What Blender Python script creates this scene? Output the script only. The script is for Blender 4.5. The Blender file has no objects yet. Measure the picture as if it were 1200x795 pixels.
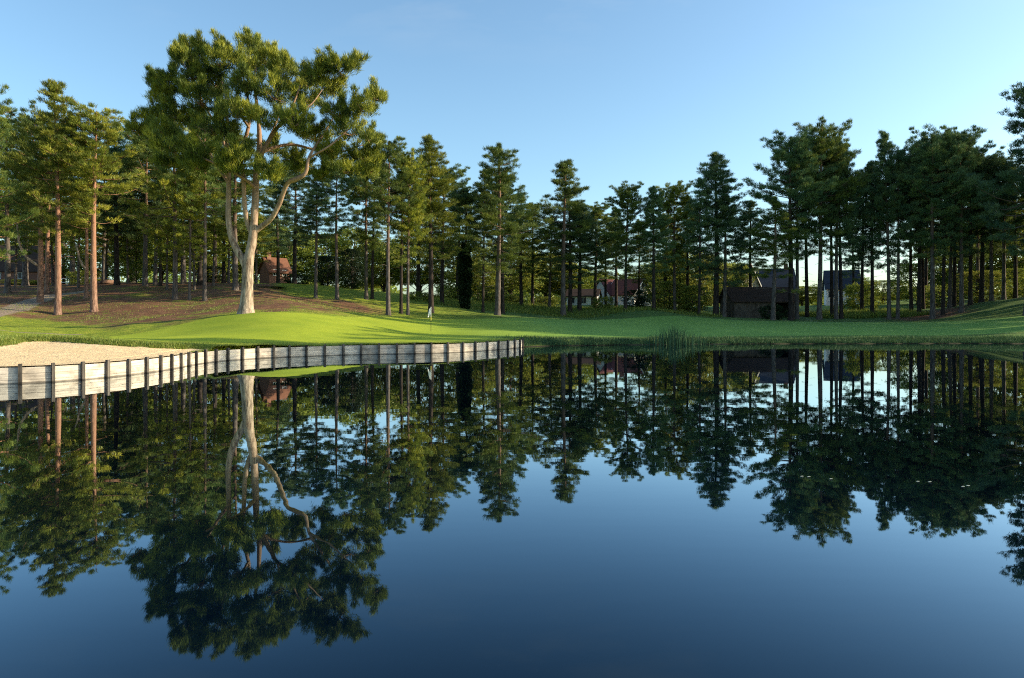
import bpy, math, random
import numpy as np
from mathutils import Vector
C = bpy.context.scene.collection
sc = bpy.context.scene
R = math.radians
PI = math.pi
EYE = 2.2
F = 800.0

def P(px, py, D):
    return ((px - 600) / F * D, D, EYE + (370 - py) / F * D)

# ------------------------------------------------------------------ materials
def newmat(name):
    m = bpy.data.materials.new(name); m.use_nodes = True
    nt = m.node_tree; nt.nodes.clear()
    out = nt.nodes.new('ShaderNodeOutputMaterial')
    return m, nt, out

class NB:
    """tiny node-tree helper"""
    def __init__(s, nt): s.nt = nt
    def n(s, t, **kw):
        x = s.nt.nodes.new(t)
        for k, v in kw.items():
            if k.startswith('i_'):
                x.inputs[k[2:].replace('_', ' ')].default_value = v
            else: setattr(x, k, v)
        return x
    def l(s, a, b): s.nt.links.new(a, b)
    def math(s, op, a, b=None, clamp=False):
        x = s.nt.nodes.new('ShaderNodeMath'); x.operation = op; x.use_clamp = clamp
        for i, v in enumerate((a, b)):
            if v is None: continue
            if isinstance(v, (int, float)): x.inputs[i].default_value = v
            else: s.l(v, x.inputs[i])
        return x.outputs[0]
    def noise(s, scale, detail=3, vec=None, rough=0.55):
        x = s.n('ShaderNodeTexNoise'); x.inputs['Scale'].default_value = scale
        x.inputs['Detail'].default_value = detail; x.inputs['Roughness'].default_value = rough
        if vec is not None: s.l(vec, x.inputs['Vector'])
        return x.outputs['Fac']
    def ramp(s, fac, stops):
        x = s.n('ShaderNodeValToRGB'); e = x.color_ramp.elements
        while len(e) < len(stops): e.new(0.5)
        for el, (p, c) in zip(e, stops):
            el.position = p; el.color = (*c, 1)
        s.l(fac, x.inputs['Fac']); return x.outputs['Color']
    def mix(s, fac, a, b, mode='MIX'):
        x = s.n('ShaderNodeMix'); x.data_type = 'RGBA'; x.blend_type = mode
        for i, v in ((0, fac), (6, a), (7, b)):
            if isinstance(v, (int, float)): x.inputs[i].default_value = v
            elif isinstance(v, tuple): x.inputs[i].default_value = (*v, 1)
            else: s.l(v, x.inputs[i])
        return x.outputs[2]
    def maprange(s, v, a, b, c=0.0, d=1.0):
        x = s.n('ShaderNodeMapRange'); s.l(v, x.inputs[0])
        for i, q in enumerate((a, b, c, d)): x.inputs[i + 1].default_value = q
        return x.outputs[0]
    def mapping(s, vec, scale=(1, 1, 1)):
        x = s.n('ShaderNodeMapping'); s.l(vec, x.inputs['Vector']); x.inputs['Scale'].default_value = scale
        return x.outputs[0]
    def geo(s): return s.n('ShaderNodeNewGeometry').outputs['Position']
    def obj(s): return s.n('ShaderNodeTexCoord').outputs['Object']
    def bump(s, h, strength, dist):
        x = s.n('ShaderNodeBump'); x.inputs['Strength'].default_value = strength
        x.inputs['Distance'].default_value = dist; s.l(h, x.inputs['Height']); return x.outputs[0]

def principled(b, out, col, rough=0.8, bump=None, spec=0.3, metal=0.0):
    p = b.n('ShaderNodeBsdfPrincipled')
    if isinstance(col, tuple): p.inputs['Base Color'].default_value = (*col, 1)
    else: b.l(col, p.inputs['Base Color'])
    p.inputs['Roughness'].default_value = rough
    p.inputs['Specular IOR Level'].default_value = spec
    p.inputs['Metallic'].default_value = metal
    if bump is not None: b.l(bump, p.inputs['Normal'])
    b.l(p.outputs[0], out.inputs['Surface'])
    return p

def foliage_mat(name, stops, trans=0.25, tcol=(0.16, 0.2, 0.03)):
    m, nt, out = newmat(name); b = NB(nt)
    at = b.n('ShaderNodeAttribute'); at.attribute_name = 'tint'
    oi = b.n('ShaderNodeObjectInfo')
    f = b.math('ADD', at.outputs['Fac'], b.math('MULTIPLY', b.math('SUBTRACT', oi.outputs['Random'], 0.5), 0.3), True)
    col = b.ramp(f, stops)
    hs = b.n('ShaderNodeHueSaturation')
    b.l(b.math('ADD', b.math('MULTIPLY', oi.outputs['Random'], 0.03), 0.485), hs.inputs['Hue'])
    b.l(col, hs.inputs['Color'])
    col = hs.outputs[0]
    d = b.n('ShaderNodeBsdfDiffuse'); b.l(col, d.inputs['Color'])
    t = b.n('ShaderNodeBsdfTranslucent'); b.l(b.mix(0.4, col, tcol), t.inputs['Color'])
    mx = b.n('ShaderNodeMixShader'); mx.inputs[0].default_value = trans
    b.l(d.outputs[0], mx.inputs[1]); b.l(t.outputs[0], mx.inputs[2])
    g = b.n('ShaderNodeBsdfGlossy'); g.inputs['Roughness'].default_value = 0.5
    g.inputs['Color'].default_value = (0.6, 0.7, 0.6, 1)
    m2 = b.n('ShaderNodeMixShader'); m2.inputs[0].default_value = 0.03
    b.l(mx.outputs[0], m2.inputs[1]); b.l(g.outputs[0], m2.inputs[2])
    b.l(m2.outputs[0], out.inputs['Surface'])
    return m

M = {}
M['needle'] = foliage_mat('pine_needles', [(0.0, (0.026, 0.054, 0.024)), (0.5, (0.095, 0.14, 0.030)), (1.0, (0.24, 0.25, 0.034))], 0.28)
M['needle_light'] = foliage_mat('sunlit_pine_needles', [(0.0, (0.022, 0.045, 0.014)), (0.45, (0.14, 0.175, 0.024)), (1.0, (0.42, 0.38, 0.04))], 0.24, (0.3, 0.32, 0.03))  # yellower needle copy, sunlight put into the colour
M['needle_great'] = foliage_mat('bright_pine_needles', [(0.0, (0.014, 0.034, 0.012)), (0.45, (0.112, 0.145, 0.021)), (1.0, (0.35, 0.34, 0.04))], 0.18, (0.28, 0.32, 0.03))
M['needle_dark'] = foliage_mat('shaded_pine_needles', [(0.0, (0.026, 0.062, 0.038)), (0.5, (0.085, 0.145, 0.062)), (1.0, (0.20, 0.24, 0.065))], 0.15, (0.08, 0.12, 0.03))  # bluer needle copy for unlit trees, shade put into the colour
M['leaf'] = foliage_mat('broad_leaves', [(0.0, (0.05, 0.09, 0.018)), (0.5, (0.15, 0.20, 0.03)), (1.0, (0.30, 0.31, 0.045))], 0.4, (0.3, 0.32, 0.04))
M['leaf_sunlit'] = foliage_mat('sunlit_leaves', [(0.0, (0.06, 0.095, 0.02)), (0.5, (0.18, 0.23, 0.035)), (1.0, (0.42, 0.42, 0.07))], 0.35, (0.4, 0.34, 0.06))  # golden sunlight painted into the leaf colour
M['ivy'] = foliage_mat('ivy_leaves', [(0.0, (0.006, 0.014, 0.006)), (0.5, (0.016, 0.034, 0.012)), (1.0, (0.04, 0.07, 0.02))], 0.1, (0.04, 0.07, 0.02))
M['blade'] = foliage_mat('grass_blades', [(0.0, (0.07, 0.12, 0.02)), (0.5, (0.15, 0.21, 0.03)), (1.0, (0.30, 0.29, 0.07))], 0.3, (0.3, 0.36, 0.05))
M['reed'] = foliage_mat('reed_stems', [(0.0, (0.02, 0.05, 0.025)), (0.5, (0.035, 0.085, 0.035)), (1.0, (0.07, 0.13, 0.05))], 0.2, (0.1, 0.16, 0.04))

def bark_mat(name, lo, hi, top, ht, sc=(7, 7, 1.4)):
    m, nt, out = newmat(name); b = NB(nt)
    o = b.obj(); v = b.mapping(o, sc); n = b.noise(1.0, 5, v, 0.7)
    n2 = b.noise(0.6, 2, o)
    col = b.ramp(n, [(0.36, lo), (0.66, hi)])
    sep = b.n('ShaderNodeSeparateXYZ'); b.l(o, sep.inputs[0])
    h = b.maprange(b.math('ADD', sep.outputs['Z'], b.math('MULTIPLY', n2, 5)), ht, ht + 8)
    col = b.mix(b.math('MULTIPLY', h, 0.85), col, b.mix(n, tuple(x * .55 for x in top), top))
    principled(b, out, col, 0.9, b.bump(n, 1.0, 0.06), 0.1)
    return m
M['bark'] = bark_mat('grey_pine_bark', (0.045, 0.036, 0.032), (0.17, 0.145, 0.13), (0.24, 0.14, 0.09), 10)
M['bark_red'] = bark_mat('red_pine_bark', (0.085, 0.045, 0.033), (0.33, 0.21, 0.16), (0.38, 0.20, 0.13), 3)
M['bark_pale'] = bark_mat('pale_pine_bark', (0.085, 0.06, 0.045), (0.50, 0.40, 0.31), (0.42, 0.25, 0.16), 6, (4.6, 4.6, 1.0))
M['bark_dark'] = bark_mat('dark_pine_bark', (0.018, 0.014, 0.012), (0.07, 0.055, 0.048), (0.10, 0.06, 0.04), 12)

def wood_mat(name, lo, hi, horiz=True, sat=1.0):
    m, nt, out = newmat(name); b = NB(nt)
    o = b.obj()
    oi = b.n('ShaderNodeObjectInfo')
    off = b.n('ShaderNodeVectorMath'); off.operation = 'ADD'; b.l(o, off.inputs[0])
    cmb = b.n('ShaderNodeCombineXYZ'); b.l(b.math('MULTIPLY', oi.outputs['Random'], 37.0), cmb.inputs[0]); b.l(b.math('MULTIPLY', oi.outputs['Random'], 11.0), cmb.inputs[2])
    b.l(cmb.outputs[0], off.inputs[1])
    v = b.mapping(off.outputs[0], (1.2, 1.2, 26) if horiz else (14, 14, 0.8))
    n = b.noise(1.0, 5, v, 0.65)
    col = b.ramp(n, [(0.3, lo), (0.7, hi)])
    st = b.noise(2.2, 3, off.outputs[0])
    col = b.mix(b.maprange(st, 0.45, 0.75), col, tuple(x * .62 for x in lo))
    vv = b.math('ADD', b.math('MULTIPLY', oi.outputs['Random'], 0.35), 0.78)
    hs = b.n('ShaderNodeHueSaturation'); b.l(vv, hs.inputs['Value']); b.l(col, hs.inputs['Color'])
    # damp, darker foot just above the water
    pos = b.n('ShaderNodeSeparateXYZ'); b.l(b.geo(), pos.inputs[0])
    wet = b.maprange(b.math('ADD', pos.outputs['Z'], b.math('MULTIPLY', st, -0.05)), 0.0, 0.04, 0.35, 1.0)
    col = b.mix(1.0, hs.outputs[0], wet, 'MULTIPLY')
    principled(b, out, col, 0.85, b.bump(n, 0.6, 0.01), 0.15)
    return m
M['board'] = wood_mat('weathered_boards', (0.35, 0.30, 0.25), (0.68, 0.59, 0.49))
M['post'] = wood_mat('weathered_shaded_post', (0.035, 0.03, 0.026), (0.15, 0.13, 0.11), False)  # sides turned from the sun painted in as darker wood
M['barnwood'] = wood_mat('brown_barn_boards', (0.06, 0.048, 0.04), (0.20, 0.165, 0.135), False)

def plain_mat(name, c, rough=0.8, var=0.25, scale=3.0, metal=0.0):
    m, nt, out = newmat(name); b = NB(nt)
    n = b.noise(scale, 4, b.obj())
    col = b.mix(n, tuple(x * (1 - var) for x in c), tuple(min(1, x * (1 + var)) for x in c))
    principled(b, out, col, rough, b.bump(n, 0.3, 0.01), 0.2, metal)
    return m
M['white'] = plain_mat('white_render', (0.74, 0.72, 0.68), 0.8, 0.08)
M['cream'] = plain_mat('cream_render', (0.52, 0.45, 0.36), 0.8, 0.1)
M['brick'] = plain_mat('red_brown_brick', (0.22, 0.11, 0.08), 0.9, 0.3, 6)
M['trim'] = plain_mat('white_paint', (0.8, 0.8, 0.78), 0.5, 0.05)
M['glass'] = plain_mat('dark_glass', (0.03, 0.04, 0.05), 0.08, 0.1)
M['flagcloth'] = plain_mat('white_flag_cloth', (0.82, 0.80, 0.76), 0.8, 0.05)
M['blackpaint'] = plain_mat('black_paint', (0.02, 0.02, 0.02), 0.5, 0.1)
M['yellowpaint'] = plain_mat('yellow_paint', (0.75, 0.62, 0.12), 0.5, 0.1)
M['lily'] = plain_mat('lily_leaf', (0.34, 0.36, 0.28), 0.3, 0.1)

def roof_mat(name, c):
    m, nt, out = newmat(name); b = NB(nt)
    o = b.obj()
    w = b.n('ShaderNodeTexWave'); w.wave_type = 'BANDS'; w.bands_direction = 'Z'
    w.inputs['Scale'].default_value = 1.6; w.inputs['Distortion'].default_value = 0.4; b.l(o, w.inputs['Vector'])
    n = b.noise(5, 4, o)
    col = b.mix(n, tuple(x * .6 for x in c), tuple(x * 1.35 for x in c))
    col = b.mix(b.math('MULTIPLY', w.outputs['Fac'], 0.35), col, tuple(x * .4 for x in c))
    principled(b, out, col, 0.8, b.bump(w.outputs['Fac'], 0.5, 0.03), 0.04)
    return m
M['roof_slate'] = roof_mat('slate_roof', (0.042, 0.052, 0.072))
M['roof_red'] = roof_mat('red_tile_roof', (0.20, 0.075, 0.058))
M['roof_maroon'] = roof_mat('maroon_tile_roof', (0.11, 0.045, 0.045))
M['roof_orange'] = roof_mat('orange_tile_roof', (0.19, 0.09, 0.06))
M['roof_brown'] = roof_mat('brown_shingle_roof', (0.07, 0.05, 0.042))

# ground ---------------------------------------------------------------
def ground_mat():
    m, nt, out = newmat('ground_cover'); b = NB(nt)
    g = b.geo()
    def att(nm):
        a = b.n('ShaderNodeAttribute'); a.attribute_name = nm; return a.outputs['Fac']
    nb = b.noise(0.22, 4, g); nm = b.noise(1.6, 4, g); nf = b.noise(11, 4, g, 0.7)
    # mown green vs rough
    mown = b.ramp(b.math('ADD', b.math('MULTIPLY', nb, .6), b.math('MULTIPLY', nf, .4)), [(0.33, (0.21, 0.275, 0.020)), (0.66, (0.34, 0.39, 0.032))])
    rough = b.ramp(b.math('ADD', b.math('MULTIPLY', nm, .5), b.math('MULTIPLY', nf, .5)), [(0.32, (0.08, 0.13, 0.016)), (0.52, (0.20, 0.25, 0.025)), (0.7, (0.38, 0.34, 0.06))])
    sepg = b.n('ShaderNodeSeparateXYZ'); b.l(g, sepg.inputs[0])
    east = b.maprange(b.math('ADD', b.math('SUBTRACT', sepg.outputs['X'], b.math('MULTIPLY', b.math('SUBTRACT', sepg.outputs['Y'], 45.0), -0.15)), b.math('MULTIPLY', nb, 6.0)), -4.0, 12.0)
    mow_shade = b.ramp(b.math('ADD', b.math('MULTIPLY', nb, .5), b.math('MULTIPLY', nf, .5)), [(0.33, (0.085, 0.20, 0.046)), (0.66, (0.16, 0.30, 0.065))])  # cool shade on the right side painted into the grass colour
    rough_shade = b.ramp(b.math('ADD', b.math('MULTIPLY', nm, .5), b.math('MULTIPLY', nf, .5)), [(0.32, (0.025, 0.07, 0.022)), (0.52, (0.06, 0.13, 0.034)), (0.7, (0.18, 0.20, 0.05))])
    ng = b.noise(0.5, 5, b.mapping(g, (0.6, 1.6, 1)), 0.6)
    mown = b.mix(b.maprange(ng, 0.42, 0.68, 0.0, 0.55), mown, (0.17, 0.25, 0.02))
    mown = b.mix(b.math('MULTIPLY', east, 0.9), mown, mow_shade); rough = b.mix(b.math('MULTIPLY', east, 0.9), rough, rough_shade)
    gf = b.maprange(b.math('ADD', att('green_sd'), b.math('MULTIPLY', b.math('SUBTRACT', nm, .5), 1.2)), -0.4, 0.4)
    col = b.mix(gf, rough, mown)
    duff = b.ramp(b.math('ADD', b.math('MULTIPLY', nm, .45), b.math('MULTIPLY', nf, .55)), [(0.33, (0.055, 0.029, 0.018)), (0.52, (0.15, 0.078, 0.045)), (0.7, (0.30, 0.165, 0.095))])
    df = b.maprange(b.math('ADD', att('duff_sd'), b.math('MULTIPLY', b.math('SUBTRACT', nb, .5), 9.0)), -1.2, 1.2)
    df2 = b.math('MULTIPLY', df, b.maprange(b.math('ADD', b.math('MULTIPLY', nm, .8), b.math('MULTIPLY', b.noise(0.35, 4, g, 0.6), 1.2)), 0.80, 0.94, 0.40, 1.0))
    col = b.mix(df2, col, duff)
    pf = b.maprange(b.math('ADD', att('path_sd'), b.math('MULTIPLY', b.math('SUBTRACT', nm, .5), .25)), -0.1, 0.1)
    pathc = b.ramp(nf, [(0.3, (0.18, 0.14, 0.11)), (0.7, (0.30, 0.24, 0.19))])
    col = b.mix(pf, col, pathc)
    sandc = b.ramp(b.math('ADD', b.math('MULTIPLY', nm, .6), b.math('MULTIPLY', nf, .4)), [(0.33, (0.60, 0.43, 0.24)), (0.66, (0.80, 0.60, 0.36))])
    sf = b.maprange(b.math('ADD', att('sand_sd'), b.math('MULTIPLY', b.math('SUBTRACT', b.noise(3.0, 4, g), .5), .35)), -0.04, 0.05)
    # dark brown band along the grass lip of the bunker
    lip = b.math('SUBTRACT', b.maprange(b.math('ADD', att('sand_sd'), b.math('MULTIPLY', nf, .2)), -0.28, -0.08), sf, True)
    col = b.mix(b.math('MULTIPLY', lip, 0.55), col, (0.06, 0.05, 0.02))
    col = b.mix(sf, col, sandc)
    sep = b.n('ShaderNodeSeparateXYZ'); b.l(g, sep.inputs[0])
    col = b.mix(b.maprange(sep.outputs['Z'], 0.03, 0.14), (0.04, 0.035, 0.02), col)
    notg = b.math('SUBTRACT', 1.0, b.math('MULTIPLY', gf, b.math('SUBTRACT', 1.0, b.math('MAXIMUM', df, sf))))
    hgt = b.math('MULTIPLY', b.math('ADD', nf, b.math('MULTIPLY', nm, 1.2)), b.math('ADD', b.math('MULTIPLY', notg, .85), .15))
    rip = b.noise(1.0, 2, b.mapping(g, (1.5, 7, 1)))
    hgt = b.math('ADD', hgt, b.math('MULTIPLY', b.math('MULTIPLY', rip, sf), 0.7))
    principled(b, out, col, 0.9, b.bump(hgt, 0.7, 0.12), 0.12)
    return m
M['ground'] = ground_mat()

def water_mat():
    m, nt, out = newmat('pond_water'); b = NB(nt)
    g = b.geo()
    n1 = b.noise(1.0, 2, b.mapping(g, (0.55, 1.6, 1)))
    n2 = b.noise(1.0, 2, b.mapping(g, (3.0, 5.5, 1)))
    # a breath of wind ruffling the far right of the pond
    sub = b.n('ShaderNodeVectorMath'); sub.operation = 'SUBTRACT'; b.l(g, sub.inputs[0]); sub.inputs[1].default_value = (18.5, 51.5, 0)
    ln = b.n('ShaderNodeVectorMath'); ln.operation = 'LENGTH'; b.l(b.mapping(sub.outputs[0], (0.22, 1.0, 1)), ln.inputs[0])
    ruf = b.maprange(ln.outputs['Value'], 0.7, 1.3, 1.0, 0.0)
    patch = b.maprange(b.noise(0.09, 2, b.mapping(g, (1, 2.2, 1))), 0.5, 0.7)
    h = b.math('ADD', b.math('MULTIPLY', n1, 0.5), b.math('MULTIPLY', n2, b.math('ADD', b.math('MULTIPLY', ruf, 2.0), b.math('MULTIPLY', patch, 0.12))))
    nrm = b.bump(h, 0.10, 0.014)
    fr = b.n('ShaderNodeFresnel'); fr.inputs['IOR'].default_value = 1.333; b.l(nrm, fr.inputs['Normal'])
    # clear dark water: weak mirror when looked into, strong towards grazing
    k = b.math('MULTIPLY', b.math('SUBTRACT', fr.outputs[0], 0.035), 2.6, True)
    k = b.math('MINIMUM', k, 0.80)
    gl = b.n('ShaderNodeBsdfGlossy'); gl.inputs['Roughness'].default_value = 0.01; b.l(nrm, gl.inputs['Normal'])
    b.l(b.mix(k, (0.50, 0.78, 1.0), (1.0, 1.0, 0.98)), gl.inputs['Color'])
    df = b.n('ShaderNodeBsdfDiffuse'); df.inputs['Color'].default_value = (0.0006, 0.003, 0.008, 1)
    mx = b.n('ShaderNodeMixShader'); b.l(k, mx.inputs[0]); b.l(df.outputs[0], mx.inputs[1]); b.l(gl.outputs[0], mx.inputs[2])
    b.l(mx.outputs[0], out.inputs['Surface'])
    return m
M['water'] = water_mat()

# ------------------------------------------------------------------ mesh helpers
class MB:
    def __init__(s): s.v = []; s.f = []
    def box(s, lo, hi):
        (a, b_, c), (d, e, f) = lo, hi; n = len(s.v)
        s.v += [(a, b_, c), (d, b_, c), (d, e, c), (a, e, c), (a, b_, f), (d, b_, f), (d, e, f), (a, e, f)]
        s.f += [tuple(n + i for i in q) for q in ((0, 3, 2, 1), (4, 5, 6, 7), (0, 1, 5, 4), (1, 2, 6, 5), (2, 3, 7, 6), (3, 0, 4, 7))]
    def poly(s, pts): n = len(s.v); s.v += [tuple(p) for p in pts]; s.f.append(tuple(range(n, n + len(pts))))
    def prism(s, pts2, axis, a, b_):
        """extrude a polygon (2D u,z) along x or y from a to b"""
        n = len(s.v); k = len(pts2)
        for t in (a, b_):
            for (u, z) in pts2: s.v.append((t, u, z) if axis == 'x' else (u, t, z))
        s.f.append(tuple(range(n, n + k))); s.f.append(tuple(range(n + 2 * k - 1, n + k - 1, -1)))
        for i in range(k):
            j = (i + 1) % k; s.f.append((n + i, n + k + i, n + k + j, n + j))
    def tube(s, pts, rad, sides=6, cap=True, rag=0.0, rnd=None):
        pts = [Vector(p) for p in pts]; n0 = len(s.v); a = None
        for i, p in enumerate(pts):
            d = (pts[min(i + 1, len(pts) - 1)] - pts[max(i - 1, 0)])
            if d.length < 1e-6: d = Vector((0, 0, 1))
            d.normalize()
            if a is None: a = d.cross(Vector((1, 0, 0)) if abs(d.z) > 0.8 else Vector((0, 0, 1)))
            a = (a - d * a.dot(d)).normalized(); b_ = d.cross(a).normalized()
            for k in range(sides):
                t = 2 * PI * k / sides
                r = rad[i] * (1 + (rnd.uniform(-rag, rag) if rnd else 0))
                q = p + a * (math.cos(t) * r) + b_ * (math.sin(t) * r)
                s.v.append(tuple(q))
        for i in range(len(pts) - 1):
            for k in range(sides):
                k2 = (k + 1) % sides; o = n0 + i * sides
                s.f.append((o + k, o + k2, o + sides + k2, o + sides + k))
        if cap:
            s.f.append(tuple(n0 + (len(pts) - 1) * sides + k for k in range(sides)))
            s.f.append(tuple(n0 + sides - 1 - k for k in range(sides)))
    def mesh(s, name, mat, smooth=False):
        me = bpy.data.meshes.new(name); me.from_pydata(s.v, [], s.f); me.update()
        me.materials.append(mat)
        if smooth: me.polygons.foreach_set('use_smooth', [True] * len(me.polygons))
        return me
    def build(s, name, mat, parent=None, smooth=False, loc=None):
        o = bpy.data.objects.new(name, s.mesh(name, mat, smooth)); C.objects.link(o); o.parent = parent
        if loc: o.location = loc
        return o

def tag(o, label=None, cat=None, group=None, kind=None):
    if label: o['label'] = label
    if cat: o['category'] = cat
    if group: o['group'] = group
    if kind: o['kind'] = kind
    return o
def empty(name, loc=(0, 0, 0), rz=0.0):
    o = bpy.data.objects.new(name, None); C.objects.link(o); o.location = loc; o.rotation_euler = (0, 0, rz)
    o.empty_display_size = 0.3; return o

def tri_mesh(name, verts, tint, mat):
    """verts (n,3,3) triangles with a tint value each"""
    n = len(verts)
    me = bpy.data.meshes.new(name)
    me.vertices.add(n * 3); me.vertices.foreach_set('co', verts.astype(np.float32).ravel())
    me.loops.add(n * 3); me.loops.foreach_set('vertex_index', np.arange(n * 3, dtype=np.int32))
    me.polygons.add(n); me.polygons.foreach_set('loop_start', np.arange(0, n * 3, 3, dtype=np.int32))
    me.polygons.foreach_set('loop_total', np.full(n, 3, dtype=np.int32))
    a = me.attributes.new('tint', 'FLOAT', 'POINT'); a.data.foreach_set('value', np.repeat(tint, 3).astype(np.float32))
    me.update(); me.validate(); me.materials.append(mat)
    return me

def unit(v): return v / np.maximum(np.linalg.norm(v, axis=-1, keepdims=True), 1e-9)

def tufts(rng, cen, dirs, k, L, w, spread, tint):
    """cen (n,3), dirs (n,3): k needle blades around each direction"""
    n = len(cen)
    d = dirs[:, None, :] + rng.normal(size=(n, k, 3)) * spread
    d = unit(d)
    ln = L * rng.uniform(0.65, 1.25, (n, k, 1))
    side = unit(np.cross(d, rng.normal(size=(n, k, 3)))) * (w * rng.uniform(0.6, 1.3, (n, k, 1)))
    base = cen[:, None, :] + rng.normal(size=(n, k, 3)) * (L * 0.28)
    t = np.stack([base + side * 0.5, base - side * 0.5, base + d * ln], axis=2)
    tn = np.repeat(np.clip(tint, 0, 1), k)
    return t.reshape(-1, 3, 3), np.clip(tn + rng.uniform(-.12, .12, tn.shape), 0, 1)

# ------------------------------------------------------------------ pond outline and terrain
WALL = [(24, 22.1), (61.5, 22.6), (95.5, 23.35), (124, 24.2), (148.7, 25.1), (169.7, 26.1), (186, 27.0), (199, 27.9), (210, 28.8),
        (219, 29.7), (228, 30.6), (239, 31.5), (251.5, 32.35), (265.5, 33.25), (283, 34.1), (301, 34.9), (320, 35.6), (338.5, 36.2), (358.5, 36.75),
        (380, 37.4), (402, 38.0), (423, 38.45), (444, 38.8), (465, 39.05), (485.6, 39.3), (505, 39.65), (524, 40.2), (541.5, 40.95),
        (556, 41.85), (570, 42.8), (583, 43.8), (594, 44.8), (602, 45.75), (608, 46.6), (611.5, 47.5)]
wall_pts = [((px - 600) / F * D, D) for px, D in WALL]
wall_pts = [(-19.6, 20.9), (-18.7, 21.15), (-17.75, 21.4), (-16.8, 21.7)] + wall_pts
shore = [(1.6, 48.6), (3.6, 49.6), (8, 51.0), (14, 52.3), (20, 53.0), (28, 53.2), (36, 53.6), (43, 53.0), (47, 48), (48, 38), (46, 24), (40, 10), (28, 2), (12, 1.2), (0, 1.6), (-12, 1.0), (-24, 2.5), (-30, 9), (-29, 16), (-24, 19.6)]
lake = np.array(wall_pts + shore)
NW = len(wall_pts)

def seg_dist(X, Y, poly, closed=True):
    n = len(poly); best = np.full(X.shape, 1e9); idx = np.zeros(X.shape, int)
    for i in range(n if closed else n - 1):
        ax, ay = poly[i]; bx, by = poly[(i + 1) % n]
        dx, dy = bx - ax, by - ay
        t = np.clip(((X - ax) * dx + (Y - ay) * dy) / (dx * dx + dy * dy), 0, 1)
        d = np.hypot(X - ax - t * dx, Y - ay - t * dy)
        m = d < best; best = np.where(m, d, best); idx = np.where(m, i, idx)
    return best, idx
def inside(X, Y, poly):
    r = np.zeros(X.shape, bool); n = len(poly)
    for i in range(n):
        ax, ay = poly[i]; bx, by = poly[(i + 1) % n]
        c = (ay > Y) != (by > Y)
        with np.errstate(divide='ignore', invalid='ignore'):
            xi = (bx - ax) * (Y - ay) / (by - ay) + ax
        r ^= c & (X < xi)
    return r
def poly_sd(X, Y, poly):
    d, _ = seg_dist(X, Y, poly); return np.where(inside(X, Y, poly), d, -d)

ctrl = []
for (x, y) in wall_pts[::2]: ctrl.append((x, y, 0.56))
ctrl.append((*wall_pts[-1], 0.56))
def cp(px, py, D): ctrl.append(P(px, py, D))
for a in [ # px, py, depth
    # bunker and its lip
    (0, 405.5, 28.6), (30, 401, 31.5), (60, 400.5, 32), (120, 404, 31.0), (180, 407, 31.8), (235, 410, 32.8),
    (0, 396, 34), (60, 394, 40), (120, 396, 42), (180, 396, 43), (0, 387, 45), (90, 395, 47), (240, 385, 46),
    # green and mound
    (320, 366.5, 51), (289, 367.5, 52.5), (350, 367.5, 52), (240, 376, 50), (190, 385, 49), (400, 374.5, 53), (320, 384, 43.5), (260, 397, 38), (320, 394, 40),
    (440, 380, 53), (505, 391.5, 52), (505, 383, 60), (400, 396, 42.5), (450, 397, 43), (540, 397, 46), (600, 390, 55), (600, 382, 66), (520, 376, 72), (580, 374, 80),
    # left rough rising under the pines
    (106, 366, 66), (68, 371, 65), (20, 378, 56), (0, 365, 64), (47, 354, 75), (100, 350, 76), (0, 348, 80), (60, 337, 92), (137, 334, 92), (170, 336, 88), (205, 350, 76), (240, 354, 74),
    (150, 366, 64), (200, 368, 62), (220, 337, 90), (275, 340, 80), (275, 356, 64), (330, 352, 68), (345, 334, 96), (370, 350, 86), (395, 352, 84), (430, 351, 90), (350, 365, 58),
    (453, 370, 76), (480, 369, 78), (420, 368, 64), (510, 350, 110), (545, 362, 96), (520, 368, 84), (566, 366, 92), (582, 369, 90), (611, 358, 112), (600, 370, 88),
    # right bank and fairway
    (650, 397, 54), (750, 398, 56), (850, 398, 57), (1000, 397, 57), (1180, 396, 57), (700, 386, 66), (850, 386, 68), (1000, 386, 68), (1100, 387, 68), (1170, 379, 72), (1195, 376, 76),
    (700, 377, 84), (850, 378, 86), (1000, 378.5, 86), (1090, 377.5, 88), (660, 371, 98), (700, 371, 97), (750, 363.5, 97), (733, 364, 98), (766, 363, 98), (800, 368, 98), (838, 371.5, 101), (905, 375, 96), (960, 375, 98),
    (1030, 371, 102), (1090, 374, 98), (1140, 362, 98), (1180, 353, 98), (1200, 350, 100), (680, 362, 116), (850, 369, 116), (1000, 366, 118), (1100, 362, 122), (760, 360, 125), (900, 362, 140),
    (300, 335, 120), (100, 334, 130), (500, 352, 140), (700, 358, 150), (1100, 350, 150), (0, 330, 130)]: cp(*a)
ctrl += [(-30, 10, 0.8), (-34, 20, 0.9), (-36, 34, 1.2), (-52, 30, 1.5), (-60, 60, 2.6), (-80, 90, 5.5), (0, -6, 0.7), (30, -4, 0.8), (-30, -4, 0.8), (52, 20, 0.8), (56, 40, 1.0), (52, 58, 1.3), (70, 70, 2.6), (90, 30, 2.0), (95, 100, 6.0), (100, 60, 3)]
ctrl = np.array(ctrl)
SC = 30.0
def tps(r2): return 0.5 * r2 * np.log(np.maximum(r2, 1e-12))
_c = ctrl[:, :2] / SC; _n = len(_c)
_K = tps(((_c[:, None] - _c[None]) ** 2).sum(-1)) + np.eye(_n) * 0.004
_A = np.zeros((_n + 3, _n + 3)); _A[:_n, :_n] = _K; _A[:_n, _n] = 1; _A[:_n, _n + 1:] = _c; _A[_n:, :_n] = _A[:_n, _n:].T
_w = np.linalg.solve(_A, np.concatenate([ctrl[:, 2], np.zeros(3)]))
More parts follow.
